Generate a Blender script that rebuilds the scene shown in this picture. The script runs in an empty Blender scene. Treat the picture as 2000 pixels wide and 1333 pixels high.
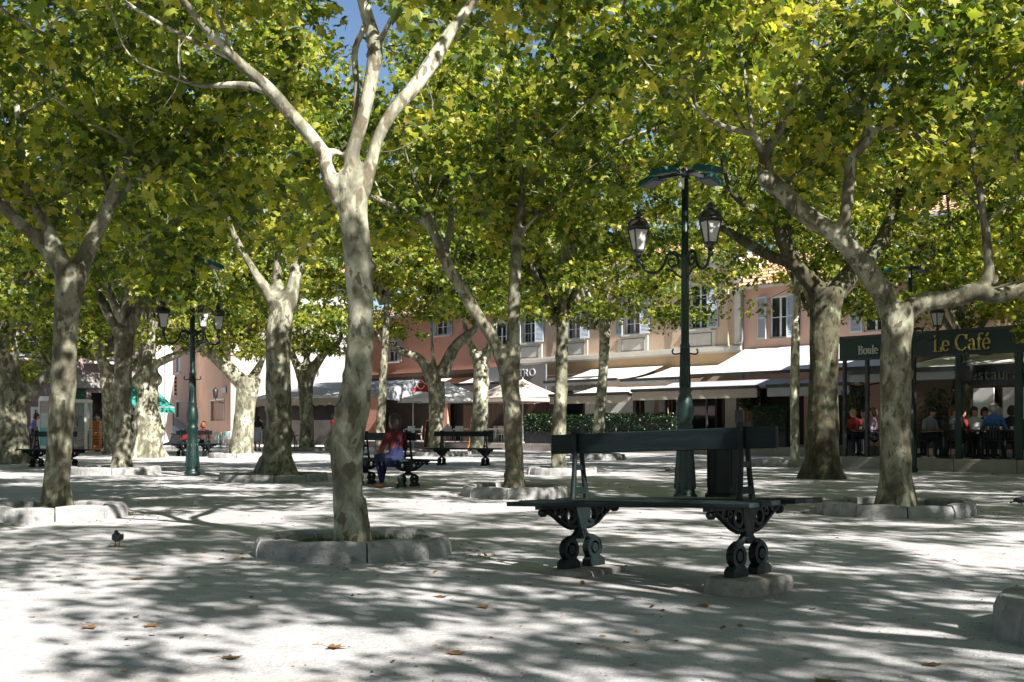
import bpy, math, random
import numpy as np
from mathutils import Vector, Matrix, noise as mnoise

# ------------------------------------------------------------------ camera, sky, sun, exposure
SC = bpy.context.scene
COL = SC.collection
F, HZ, CAMH = 2430.0, 838.0, 1.05          # focal length in photo pixels, horizon row, eye height (m)
cam_d = bpy.data.cameras.new('camera')
cam_d.sensor_width = 36.0
cam_d.lens = F / 2000.0 * 36.0
cam_d.shift_y = (HZ - 666.5) / 2000.0
cam_d.clip_end = 2000.0
cam_d.clip_start = 0.05
cam = bpy.data.objects.new('camera', cam_d); COL.objects.link(cam)
cam.location = (0, 0, CAMH); cam.rotation_euler = (math.radians(90), 0, 0)
SC.camera = cam

SUN_EL = math.radians(37); SUN_AZ = Vector((0.55, -0.835, 0)).normalized()
SUN = Vector((SUN_AZ.x * math.cos(SUN_EL), SUN_AZ.y * math.cos(SUN_EL), math.sin(SUN_EL)))
world = bpy.data.worlds.new('World'); SC.world = world; world.use_nodes = True
wn = world.node_tree
sky = wn.nodes.new('ShaderNodeTexSky'); sky.sky_type = 'NISHITA'; sky.sun_disc = False
sky.sun_elevation = SUN_EL; sky.sun_rotation = math.atan2(SUN_AZ.x, SUN_AZ.y)
sky.air_density = 0.75; sky.dust_density = 0.25; sky.ozone_density = 1.5
wn.links.new(sky.outputs[0], wn.nodes['Background'].inputs[0])
wn.nodes['Background'].inputs[1].default_value = 0.05
sun_d = bpy.data.lights.new('sun', 'SUN'); sun_d.energy = 5.0; sun_d.angle = math.radians(0.55)
sun_d.color = (1.0, 0.97, 0.925)
sun = bpy.data.objects.new('sun', sun_d); COL.objects.link(sun)
sun.rotation_euler = (-SUN).to_track_quat('-Z', 'Y').to_euler()
sun.location = (20, -40, 40)
SC.view_settings.view_transform = 'Standard'; SC.view_settings.look = 'None'
SC.view_settings.gamma = 1.0; SC.view_settings.use_curve_mapping = False
SC.view_settings.exposure = 1.48
SC.cycles.max_bounces = 4; SC.cycles.diffuse_bounces = 2; SC.cycles.glossy_bounces = 1
SC.cycles.transmission_bounces = 3; SC.cycles.transparent_max_bounces = 6
SC.cycles.use_adaptive_sampling = True; SC.cycles.adaptive_threshold = 0.02
SC.cycles.caustics_reflective = False; SC.cycles.caustics_refractive = False
SC.cycles.use_denoising = True

R = math.radians
rnd = random.Random(7)

# ------------------------------------------------------------------ helpers: pixel rays, tags, meshes
def at(px, py, d):
    return Vector(((px - 1000) / F * d, d, CAMH + (HZ - py) / F * d))
def gd(py, z=0.0):
    return (CAMH - z) * F / (py - HZ)
def gp(px, py, z=0.0):
    d = gd(py, z); return Vector(((px - 1000) / F * d, d, z))

def tag(o, label=None, cat=None, group=None, kind=None):
    if label: o['label'] = label
    if cat: o['category'] = cat
    if group: o['group'] = group
    if kind: o['kind'] = kind
    return o
def empty(name, loc=(0, 0, 0), rz=0.0, label=None, cat=None, group=None, kind=None, scale=1.0):
    o = bpy.data.objects.new(name, None); COL.objects.link(o)
    o.empty_display_size = 0.2
    o.location = loc; o.rotation_euler = (0, 0, rz); o.scale = (scale,) * 3
    return tag(o, label, cat, group, kind)
def link(name, me, parent=None, loc=None, rz=None):
    o = bpy.data.objects.new(name, me); COL.objects.link(o)
    if parent is not None: o.parent = parent
    if loc is not None: o.location = loc
    if rz is not None: o.rotation_euler = (0, 0, rz)
    return o
def copy_tree(o, parent=None):
    c = o.copy(); COL.objects.link(c); c.parent = parent
    for ch in list(o.children): copy_tree(ch, c)
    return c

def catmull(pts, step=0.15):
    """pts: rows (x, y, z, r) -> resampled smooth rows"""
    P = np.array(pts, float)
    if len(P) < 3: 
        n = max(2, int(np.linalg.norm(P[-1, :3] - P[0, :3]) / step) + 1)
        t = np.linspace(0, 1, n)[:, None]
        return P[0] * (1 - t) + P[-1] * t
    E = np.vstack([2 * P[0] - P[1], P, 2 * P[-1] - P[-2]])
    out = []
    for i in range(1, len(E) - 2):
        p0, p1, p2, p3 = E[i - 1], E[i], E[i + 1], E[i + 2]
        n = max(2, int(np.linalg.norm(p2[:3] - p1[:3]) / step) + 1)
        for k in range(n):
            t = k / n
            out.append(0.5 * ((2 * p1) + (-p0 + p2) * t + (2 * p0 - 5 * p1 + 4 * p2 - p3) * t * t + (-p0 + 3 * p1 - 3 * p2 + p3) * t ** 3))
    out.append(P[-1]); out = np.array(out)
    out[:, 3] = np.maximum(out[:, 3], 0.003)
    return out

class MB:
    """collects shapes, then builds ONE mesh object"""
    def __init__(s): s.v = []; s.f = []; s.mi = []; s.sm = []; s.m = 0
    def add(s, vs, fs, smooth=False):
        b = len(s.v); s.v += [tuple(v) for v in vs]
        for f in fs: s.f.append([b + i for i in f]); s.mi.append(s.m); s.sm.append(smooth)
        return s
    def box(s, c, d, rz=0.0, taper=1.0, rx=0.0, ry=0.0, bev=0.0):
        x, y, z = [k / 2 for k in d]
        if bev > 0:
            b = min(bev, x * .9, y * .9, z * .9); vs = []; fs = []
            # bevelled box: 24 verts
            for sx in (-1, 1):
                for sy in (-1, 1):
                    for sz in (-1, 1):
                        vs += [(sx * x, sy * (y - b), sz * (z - b)), (sx * (x - b), sy * y, sz * (z - b)), (sx * (x - b), sy * (y - b), sz * z)]
            def I(sx, sy, sz, k): return ((sx > 0) * 4 + (sy > 0) * 2 + (sz > 0)) * 3 + k
            for sx in (-1, 1): fs.append([I(sx, -1, -1, 0), I(sx, 1, -1, 0), I(sx, 1, 1, 0), I(sx, -1, 1, 0)][::sx])
            for sy in (-1, 1): fs.append([I(-1, sy, -1, 1), I(1, sy, -1, 1), I(1, sy, 1, 1), I(-1, sy, 1, 1)][::-sy])
            for sz in (-1, 1): fs.append([I(-1, -1, sz, 2), I(1, -1, sz, 2), I(1, 1, sz, 2), I(-1, 1, sz, 2)][::sz])
            for sy in (-1, 1):
                for sz in (-1, 1): fs.append([I(-1, sy, sz, 1), I(1, sy, sz, 1), I(1, sy, sz, 2), I(-1, sy, sz, 2)][::(-sy * sz)])
            for sx in (-1, 1):
                for sz in (-1, 1): fs.append([I(sx, -1, sz, 0), I(sx, 1, sz, 0), I(sx, 1, sz, 2), I(sx, -1, sz, 2)][::(sx * sz)])
            for sx in (-1, 1):
                for sy in (-1, 1): fs.append([I(sx, sy, -1, 0), I(sx, sy, 1, 0), I(sx, sy, 1, 1), I(sx, sy, -1, 1)][::(-sx * sy)])
            for sx in (-1, 1):
                for sy in (-1, 1):
                    for sz in (-1, 1): fs.append([I(sx, sy, sz, 0), I(sx, sy, sz, 1), I(sx, sy, sz, 2)][::(sx * sy * sz)])
        else:
            vs = [(-x, -y, -z), (x, -y, -z), (x, y, -z), (-x, y, -z), (-x * taper, -y * taper, z), (x * taper, -y * taper, z), (x * taper, y * taper, z), (-x * taper, y * taper, z)]
            fs = [(3, 2, 1, 0), (4, 5, 6, 7), (0, 1, 5, 4), (1, 2, 6, 5), (2, 3, 7, 6), (3, 0, 4, 7)]
        m = Matrix.Translation(c) @ Matrix.Rotation(rz, 4, 'Z') @ Matrix.Rotation(ry, 4, 'Y') @ Matrix.Rotation(rx, 4, 'X')
        return s.add([m @ Vector(v) for v in vs], fs)
    def span(s, a, b):          # box from corner a to corner b
        c = [(p + q) / 2 for p, q in zip(a, b)]; d = [abs(p - q) for p, q in zip(a, b)]
        return s.box(c, d)
    def bar(s, p, q, w, h=None):  # square bar between two points
        p = Vector(p); q = Vector(q); h = h or w; d = q - p
        up = Vector((0, 0, 1)) if abs(d.normalized().z) < 0.95 else Vector((0, 1, 0))
        a = d.cross(up).normalized() * (w / 2); b = a.cross(d).normalized() * (h / 2)
        vs = [p - a - b, p + a - b, p + a + b, p - a + b, q - a - b, q + a - b, q + a + b, q - a + b]
        return s.add(vs, [(3, 2, 1, 0), (4, 5, 6, 7), (0, 1, 5, 4), (1, 2, 6, 5), (2, 3, 7, 6), (3, 0, 4, 7)])
    def tube(s, rows, n=8, cap=True, wob=0.0, seed=0.0, smooth=True, flat=1.0):
        P = np.array(rows, float); N = len(P)
        T = np.gradient(P[:, :3], axis=0); T /= np.maximum(np.linalg.norm(T, axis=1), 1e-9)[:, None]
        ref = np.array([0, 1.0, 0]) if abs(T[0][2]) > .9 else np.array([0, 0, 1.0])
        u = np.cross(T[0], ref); u /= np.linalg.norm(u)
        vs = []
        for i in range(N):
            u = u - T[i] * np.dot(u, T[i]); u /= max(np.linalg.norm(u), 1e-9)
            w = np.cross(T[i], u)
            for k in range(n):
                a = 2 * math.pi * k / n; r = P[i, 3]
                d = u * math.cos(a) + w * math.sin(a) * flat
                if wob:
                    q = P[i, :3] + d * r
                    r *= 1 + wob * mnoise.noise(Vector((q[0] * 2.3 + seed, q[1] * 2.3, q[2] * 1.5))) + wob * .5 * mnoise.noise(Vector((q[0] * 7 + seed, q[1] * 7, q[2] * 5)))
                vs.append(P[i, :3] + d * r)
        fs = []
        for i in range(N - 1):
            for k in range(n):
                k2 = (k + 1) % n
                fs.append((i * n + k, i * n + k2, (i + 1) * n + k2, (i + 1) * n + k))
        s.add(vs, fs, smooth)
        if cap:
            b = len(s.v) - N * n
            s.f.append([b + k for k in range(n)][::-1]); s.mi.append(s.m); s.sm.append(False)
            s.f.append([b + (N - 1) * n + k for k in range(n)]); s.mi.append(s.m); s.sm.append(False)
        return s
    def path(s, pts, r, n=8, step=0.03, flat=1.0):
        return s.tube(catmull([tuple(p) + (r,) for p in pts], step), n, flat=flat)
    def lathe(s, prof, n=16, c=(0, 0, 0), smooth=True, sx=1.0, sy=1.0, rot=0.0):
        vs = []; 
        for (r, z) in prof:
            for k in range(n):
                a = 2 * math.pi * k / n + rot; vs.append((c[0] + r * math.cos(a) * sx, c[1] + r * math.sin(a) * sy, c[2] + z))
        fs = []
        for i in range(len(prof) - 1):
            for k in range(n):
                k2 = (k + 1) % n; fs.append((i * n + k, i * n + k2, (i + 1) * n + k2, (i + 1) * n + k))
        fs.append([k for k in range(n)][::-1]); fs.append([(len(prof) - 1) * n + k for k in range(n)])
        return s.add(vs, fs, smooth)
    def ball(s, c, r, n=10, sq=(1, 1, 1)):
        prof = [(max(1e-4, r * math.sin(math.pi * i / n)), -r * math.cos(math.pi * i / n)) for i in range(n + 1)]
        vs = []; m = n * 2
        for (q, z) in prof:
            for k in range(m):
                a = 2 * math.pi * k / m; vs.append((c[0] + q * math.cos(a) * sq[0], c[1] + q * math.sin(a) * sq[1], c[2] + z * sq[2]))
        fs = [(i * m + k, i * m + (k + 1) % m, (i + 1) * m + (k + 1) % m, (i + 1) * m + k) for i in range(n) for k in range(m)]
        return s.add(vs, fs, True)
    def prism(s, poly, t, plane='xz', off=0.0):
        """2-D outline extruded by t about off"""
        n = len(poly)
        def P(u, v, w):
            return (u, w, v) if plane == 'xz' else ((w, u, v) if plane == 'yz' else (u, v, w))
        vs = [P(u, v, off - t / 2) for u, v in poly] + [P(u, v, off + t / 2) for u, v in poly]
        fs = [list(range(n)), list(range(n, 2 * n))[::-1]] + [(i, (i + 1) % n, n + (i + 1) % n, n + i)[::-1] for i in range(n)]
        return s.add(vs, fs)
    def ring(s, c, r0, r1, t, n=20, plane='xz', a0=0, a1=2 * math.pi):
        """flat ring with thickness t"""
        full = abs(a1 - a0 - 2 * math.pi) < 1e-6; k = n if full else n + 1
        vs = []
        for i in range(k):
            a = a0 + (a1 - a0) * i / n
            for r in (r0, r1):
                for w in (-t / 2, t / 2):
                    u, v = r * math.cos(a), r * math.sin(a)
                    vs.append((c[0] + u, c[1] + w, c[2] + v) if plane == 'xz' else ((c[0] + w, c[1] + u, c[2] + v) if plane == 'yz' else (c[0] + u, c[1] + v, c[2] + w)))
        fs = []
        for i in range(n):
            j = ((i + 1) % k) * 4; b = i * 4
            fs += [(b, b + 1, j + 1, j), (b + 2, j + 2, j + 3, b + 3), (b, j, j + 2, b + 2), (b + 1, b + 3, j + 3, j + 1)]
        return s.add(vs, fs)
    def mesh(s, name, mats):
        me = bpy.data.meshes.new(name); me.from_pydata(s.v, [], s.f)
        for m in (mats if isinstance(mats, (list, tuple)) else [mats]): me.materials.append(m)
        me.polygons.foreach_set('material_index', s.mi); me.polygons.foreach_set('use_smooth', s.sm)
        me.update(); return me
    def build(s, name, mats, parent=None, loc=None, rz=None):
        return link(name, s.mesh(name, mats), parent, loc, rz)

def remesh(me, voxel, smooth_it=2):
    """voxel-fuse the overlapping pieces of a mesh into one continuous skin"""
    o = bpy.data.objects.new('tmp', me); COL.objects.link(o)
    m = o.modifiers.new('r', 'REMESH'); m.mode = 'VOXEL'; m.voxel_size = voxel; m.use_smooth_shade = True
    if smooth_it:
        k = o.modifiers.new('s', 'SMOOTH'); k.factor = 0.5; k.iterations = smooth_it
    dg = bpy.context.evaluated_depsgraph_get(); dg.update()
    out = bpy.data.meshes.new_from_object(o.evaluated_get(dg), depsgraph=dg)
    bpy.data.objects.remove(o); mats = list(me.materials); bpy.data.meshes.remove(me)
    out.materials.clear()
    for q in mats: out.materials.append(q)
    return out
def no_material_index(me):
    me.polygons.foreach_set('material_index', np.zeros(len(me.polygons), dtype=np.int32))

# ------------------------------------------------------------------ materials
def _nt(name):
    m = bpy.data.materials.new(name); m.use_nodes = True; return m, m.node_tree, m.node_tree.nodes, m.node_tree.links
def _ramp(N, stops, interp='LINEAR'):
    r = N.new('ShaderNodeValToRGB'); r.color_ramp.interpolation = interp
    e = r.color_ramp.elements
    while len(e) < len(stops): e.new(0.5)
    for i, (p, c) in enumerate(stops):
        e[i].position = p; e[i].color = (c[0], c[1], c[2], 1) if hasattr(c, '__len__') else (c, c, c, 1)
    return r
def M(name, c, c2=None, scale=3.0, rough=0.7, bump=0.0, bscale=60.0, metal=0.0, detail=5.0, lo=.35, hi=.65, c3=None, s3=18.0, trans=None, stretch=(1, 1, 1), spec=0.4):
    m, t, N, L = _nt(name); b = N['Principled BSDF']
    b.inputs['Roughness'].default_value = rough; b.inputs['Metallic'].default_value = metal
    b.inputs['Specular IOR Level'].default_value = spec
    tc = N.new('ShaderNodeTexCoord'); mp = N.new('ShaderNodeMapping'); mp.inputs['Scale'].default_value = stretch
    L.new(tc.outputs['Object'], mp.inputs[0])
    def nz(sc, d=detail):
        n = N.new('ShaderNodeTexNoise'); n.inputs['Scale'].default_value = sc; n.inputs['Detail'].default_value = d
        n.inputs['Roughness'].default_value = .6; L.new(mp.outputs[0], n.inputs[0]); return n
    if c2 is None: c2 = tuple(min(1, k * 1.18) for k in c)
    r = _ramp(N, [(lo, c), (hi, c2)]); L.new(nz(scale).outputs[0], r.inputs[0]); col = r.outputs[0]
    if c3 is not None:
        mx = N.new('ShaderNodeMix'); mx.data_type = 'RGBA'; r3 = _ramp(N, [(.55, 0.0), (.72, 1.0)])
        L.new(nz(s3, 6).outputs[0], r3.inputs[0]); L.new(r3.outputs[0], mx.inputs[0]); L.new(col, mx.inputs[6]); mx.inputs[7].default_value = (*c3, 1); col = mx.outputs[2]
    L.new(col, b.inputs['Base Color'])
    if bump:
        bp = N.new('ShaderNodeBump'); bp.inputs['Strength'].default_value = bump; bp.inputs['Distance'].default_value = .02
        L.new(nz(bscale, 6).outputs[0], bp.inputs['Height']); L.new(bp.outputs[0], b.inputs['Normal'])
    if trans:
        tr = N.new('ShaderNodeBsdfTranslucent'); L.new(col, tr.inputs[0]); mx = N.new('ShaderNodeMixShader'); mx.inputs[0].default_value = trans
        L.new(b.outputs[0], mx.inputs[1]); L.new(tr.outputs[0], mx.inputs[2]); L.new(mx.outputs[0], N['Material Output'].inputs[0])
    return m
def M_leaf(name, stops, trans=.52, gain=1.85):
    m, t, N, L = _nt(name); b = N['Principled BSDF']; b.inputs['Roughness'].default_value = .42
    b.inputs['Specular IOR Level'].default_value = .5
    g = N.new('ShaderNodeNewGeometry'); tc = N.new('ShaderNodeTexCoord')
    n = N.new('ShaderNodeTexNoise'); n.inputs['Scale'].default_value = .55; n.inputs['Detail'].default_value = 2
    L.new(g.outputs['Position'], n.inputs[0])
    a = N.new('ShaderNodeMath'); a.operation = 'MULTIPLY_ADD'; a.inputs[1].default_value = 1.7; a.inputs[2].default_value = -.92
    L.new(n.outputs[0], a.inputs[0])
    ad = N.new('ShaderNodeMath'); ad.operation = 'ADD'; ad.use_clamp = True
    L.new(g.outputs['Random Per Island'], ad.inputs[0]); L.new(a.outputs[0], ad.inputs[1])
    r = _ramp(N, stops); L.new(ad.outputs[0], r.inputs[0]); L.new(r.outputs[0], b.inputs['Base Color'])
    mm = N.new('ShaderNodeMix'); mm.data_type = 'RGBA'; mm.blend_type = 'MULTIPLY'; mm.inputs[0].default_value = 1
    L.new(r.outputs[0], mm.inputs[6]); mm.inputs[7].default_value = (gain * 1.0, gain * 1.06, gain * .45, 1)
    tr = N.new('ShaderNodeBsdfTranslucent'); L.new(mm.outputs[2], tr.inputs[0])
    mx = N.new('ShaderNodeMixShader'); mx.inputs[0].default_value = trans
    L.new(b.outputs[0], mx.inputs[1]); L.new(tr.outputs[0], mx.inputs[2]); L.new(mx.outputs[0], N['Material Output'].inputs[0])
    return m
def M_bark(name, pale):
    """plane-tree bark: flaking plates of grey, olive, cream and brown"""
    m, t, N, L = _nt(name); b = N['Principled BSDF']; b.inputs['Roughness'].default_value = .85; b.inputs['Specular IOR Level'].default_value = .2
    tc = N.new('ShaderNodeTexCoord'); mp = N.new('ShaderNodeMapping'); mp.inputs['Scale'].default_value = (1, 1, .55); L.new(tc.outputs['Object'], mp.inputs[0])
    oi = N.new('ShaderNodeObjectInfo'); ofs = N.new('ShaderNodeVectorMath'); ofs.operation = 'ADD'
    cmb = N.new('ShaderNodeCombineXYZ'); ml = N.new('ShaderNodeMath'); ml.operation = 'MULTIPLY'; ml.inputs[1].default_value = 37
    L.new(oi.outputs['Random'], ml.inputs[0]); L.new(ml.outputs[0], cmb.inputs[0]); L.new(ml.outputs[0], cmb.inputs[2])
    L.new(mp.outputs[0], ofs.inputs[0]); L.new(cmb.outputs[0], ofs.inputs[1])
    def nz(sc, det, dist=0.0):
        n = N.new('ShaderNodeTexNoise'); n.inputs['Scale'].default_value = sc; n.inputs['Detail'].default_value = det; n.inputs['Distortion'].default_value = dist
        L.new(ofs.outputs[0], n.inputs[0]); return n
    n1 = nz(4.4, 5, .8); n2 = nz(11.0, 5, .5); n3 = nz(38, 5); n4 = nz(1.3, 2)
    p = pale
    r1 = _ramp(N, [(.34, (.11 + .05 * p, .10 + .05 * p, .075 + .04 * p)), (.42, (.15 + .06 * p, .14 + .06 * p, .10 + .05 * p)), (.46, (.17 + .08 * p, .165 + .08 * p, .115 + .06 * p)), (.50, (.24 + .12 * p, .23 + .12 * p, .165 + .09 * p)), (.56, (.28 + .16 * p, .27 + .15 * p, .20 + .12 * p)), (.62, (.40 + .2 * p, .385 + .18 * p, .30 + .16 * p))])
    L.new(n1.outputs[0], r1.inputs[0])
    r2 = _ramp(N, [(.555, 0.0), (.60, .85)]); L.new(n2.outputs[0], r2.inputs[0])
    mx = N.new('ShaderNodeMix'); mx.data_type = 'RGBA'; L.new(r2.outputs[0], mx.inputs[0]); L.new(r1.outputs[0], mx.inputs[6]); mx.inputs[7].default_value = (.10 + .05 * p, .08 + .04 * p, .05 + .025 * p, 1)
    r3 = _ramp(N, [(.3, .72), (.7, 1.15)]); L.new(n3.outputs[0], r3.inputs[0])
    mu = N.new('ShaderNodeMix'); mu.data_type = 'RGBA'; mu.blend_type = 'MULTIPLY'; mu.inputs[0].default_value = .8; L.new(mx.outputs[2], mu.inputs[6]); L.new(r3.outputs[0], mu.inputs[7])
    r4 = _ramp(N, [(.35, .78), (.65, 1.12)]); L.new(n4.outputs[0], r4.inputs[0])
    mv = N.new('ShaderNodeMix'); mv.data_type = 'RGBA'; mv.blend_type = 'MULTIPLY'; mv.inputs[0].default_value = 1; L.new(mu.outputs[2], mv.inputs[6]); L.new(r4.outputs[0], mv.inputs[7])
    L.new(mv.outputs[2], b.inputs['Base Color'])
    ad = N.new('ShaderNodeMath'); ad.operation = 'MULTIPLY_ADD'; ad.inputs[1].default_value = .35; L.new(n3.outputs[0], ad.inputs[0]); L.new(n1.outputs[0], ad.inputs[2])
    bp = N.new('ShaderNodeBump'); bp.inputs['Strength'].default_value = .55; bp.inputs['Distance'].default_value = .03; L.new(ad.outputs[0], bp.inputs['Height']); L.new(bp.outputs[0], b.inputs['Normal'])
    return m
def M_glass(name, c=(.02, .025, .03), rough=.05, alpha=None):
    m, t, N, L = _nt(name); b = N['Principled BSDF']; b.inputs['Base Color'].default_value = (*c, 1); b.inputs['Roughness'].default_value = rough
    b.inputs['Specular IOR Level'].default_value = .6
    if alpha is not None:
        tr = N.new('ShaderNodeBsdfTransparent'); mx = N.new('ShaderNodeMixShader'); mx.inputs[0].default_value = alpha
        L.new(tr.outputs[0], mx.inputs[1]); L.new(b.outputs[0], mx.inputs[2]); L.new(mx.outputs[0], N['Material Output'].inputs[0])
    return m

LEAF_STOPS = [(0, (.042, .070, .012)), (.22, (.10, .145, .023)), (.45, (.185, .228, .035)), (.499, (.195, .236, .037)), (.5, (.38, .14, .035)), (.506, (.34, .13, .035)), (.507, (.20, .24, .037)), (.75, (.315, .318, .05)), (.95, (.42, .38, .065)), (1.0, (.46, .40, .07))]
MT = dict(
    leaf=M_leaf('plane_leaf', LEAF_STOPS),
    leaf_yellow=M_leaf('plane_leaf_autumn', [(0, (.06, .098, .016)), (.3, (.15, .195, .03)), (.6, (.265, .295, .046)), (.604, (.4, .18, .04)), (.61, (.275, .30, .048)), (.85, (.39, .375, .065)), (1.0, (.45, .40, .075))]),
    hedge=M_leaf('hedge_leaf', [(0, (.008, .025, .008)), (.5, (.02, .055, .014)), (1, (.05, .11, .025))], trans=.25, gain=1.2),
    bark=M_bark('plane_bark', -.35), bark_pale=M_bark('plane_bark_pale', .2), bark_shaded=M_bark('plane_bark_shaded', -1.25), bark_white=M_bark('plane_bark_bleached', 1.5),  # the dark copy has shade put into the bark colour
    iron=M('bench_iron', (.003, .006, .006), (.006, .012, .011), 9, .5, .25, 120, spec=.22),
    slat=M('bench_slat_paint', (.005, .011, .012), (.010, .018, .020), 4, .55, .35, 60, stretch=(.6, 8, 8), c3=(.020, .024, .023), s3=9, spec=.22),
    lampgreen=M('lamp_green_paint', (.003, .013, .011), (.005, .022, .019), 7, .38, .15, 90, c3=(.012, .040, .035), s3=26),
    teal=M('floodlight_teal', (.012, .075, .085), (.018, .10, .11), 4, .4),
    milk=M('milky_glass', (.74, .74, .72), (.80, .80, .78), 3, .3, trans=.5),
    lampcap=M('lantern_cap', (.018, .018, .018), (.04, .036, .034), 8, .4),
    stone=M('kerb_stone', (.20, .195, .19), (.37, .36, .345), 5, .9, .9, 38, c3=(.15, .145, .13), s3=9, lo=.3, hi=.7),
    soil=M('soil', (.07, .055, .04), (.13, .10, .075), 8, .95, .8, 30),
    grass=M_leaf('grass_blade', [(0, (.03, .06, .01)), (.6, (.08, .13, .02)), (1, (.2, .2, .06))], trans=.3, gain=1.2),
    deadleaf=M_leaf('dry_leaf', [(0, (.11, .055, .025)), (.5, (.24, .12, .05)), (1, (.38, .22, .075))], trans=.15, gain=1.0),
    white=M('white_paint', (.72, .71, .68), (.80, .79, .76), 3, .55),
    offwhite=M('off_white_trim', (.58, .54, .48), (.66, .62, .55), 3, .7, .1, 40),
    peach=M('peach_render', (.60, .44, .32), (.66, .49, .36), .7, .9, .2, 60, c3=(.54, .385, .28), s3=3),
    ochre=M('ochre_band', (.55, .36, .20), (.60, .40, .23), 1.2, .9, .15, 60),
    salmon=M('salmon_render', (.60, .30, .215), (.65, .34, .25), .8, .9, .2, 60, c3=(.54, .265, .19), s3=3),
    rose=M('rose_render', (.60, .38, .30), (.66, .42, .34), .8, .9, .2, 60),
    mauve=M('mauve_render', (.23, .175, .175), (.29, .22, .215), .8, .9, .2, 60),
    terracotta_wall=M('shaded_terracotta_render', (.56, .34, .23), (.62, .39, .27), .6, .9, .2, 60),
    whitewash=M('whitewashed_wall', (.74, .70, .64), (.82, .79, .73), .8, .9, .15, 60),
    tile=M('roof_tile', (.45, .24, .14), (.58, .36, .24), 5, .85, .3, 40, c3=(.36, .19, .12), s3=9),
    shutter=M('pale_blue_shutter', (.44, .50, .55), (.50, .56, .61), 4, .6),
    shutter_green=M('dark_green_shutter', (.012, .05, .035), (.02, .065, .048), 4, .6),
    glass=M_glass('window_glass'), clear=M_glass('booth_glass', (.5, .55, .55), .03, .16),
    canvas=M('white_canvas', (.72, .70, .66), (.80, .78, .74), 1.5, .85, .1, 200, trans=.25),
    canvas_grey=M('grey_canvas', (.40, .40, .42), (.47, .47, .49), 1.5, .85, .1, 200, trans=.2),
    canvas_beige=M('beige_canvas', (.50, .42, .36), (.56, .48, .41), 1.5, .85, .1, 200, trans=.2),
    canvas_teal=M('teal_canvas', (.03, .26, .20), (.04, .30, .235), 1.5, .8, trans=.2),
    darkmetal=M('dark_metal', (.02, .022, .024), (.035, .037, .04), 6, .4),
    alu=M('pale_aluminium', (.55, .55, .55), (.62, .62, .61), 5, .35, metal=.6),
    greypanel=M('grey_sign_panel', (.16, .16, .165), (.19, .19, .195), 2, .6),
    letter_pale=M('pale_lettering', (.50, .50, .51), (.55, .55, .56), 3, .6),
    signgreen=M('dark_green_fascia', (.008, .026, .022), (.012, .034, .028), 2, .5),
    gold=M('gold_lettering', (.42, .33, .09), (.48, .38, .11), 4, .5),
    cream=M('cream_lettering', (.5, .5, .46), (.56, .56, .52), 4, .5),
    darkwood=M('dark_stained_wood', (.055, .032, .020), (.085, .05, .03), 3, .6, .2, 40, stretch=(6, 6, .6)),
    brownwood=M('brown_wood', (.22, .11, .05), (.30, .16, .075), 3, .6, .2, 40, stretch=(6, 6, .8)),
    orangewood=M('orange_wood', (.62, .22, .06), (.70, .27, .08), 3, .5, .1, 40, stretch=(.8, 6, 6)),
    orange=M('orange_paint', (.65, .15, .04), (.7, .18, .05), 4, .5),
    red=M('red_cloth', (.30, .012, .012), (.36, .02, .018), 4, .7),
    blue=M('blue_enamel', (.02, .05, .16), (.03, .065, .19), 4, .4),
    worn=M('trodden_stone', (.22, .20, .18), (.33, .30, .27), 7, .95, .9, 40, c3=(.16, .14, .115), s3=8),
    planter=M('planter_dark', (.022, .022, .026), (.035, .035, .04), 3, .7),
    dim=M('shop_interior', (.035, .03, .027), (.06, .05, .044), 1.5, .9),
    curtain=M('net_curtain', (.55, .55, .52), (.66, .66, .62), 8, .9, stretch=(5, 5, .6)),
    rubber=M('tyre_rubber', (.015, .015, .015), (.03, .03, .03), 9, .8),
    scooter_black=M('scooter_black', (.015, .015, .017), (.02, .02, .022), 4, .25), scooter_red=M('scooter_red', (.16, .01, .01), (.2, .015, .014), 4, .25),
    turquoise=M('turquoise_paint', (.16, .42, .40), (.2, .47, .45), 4, .5),
    paving=M('terrace_paving', (.34, .31, .28), (.42, .39, .35), 2, .9, .3, 40),
    plaster_low=M('low_wall', (.26, .23, .21), (.34, .31, .28), 2, .9, .4, 30),
)
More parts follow.
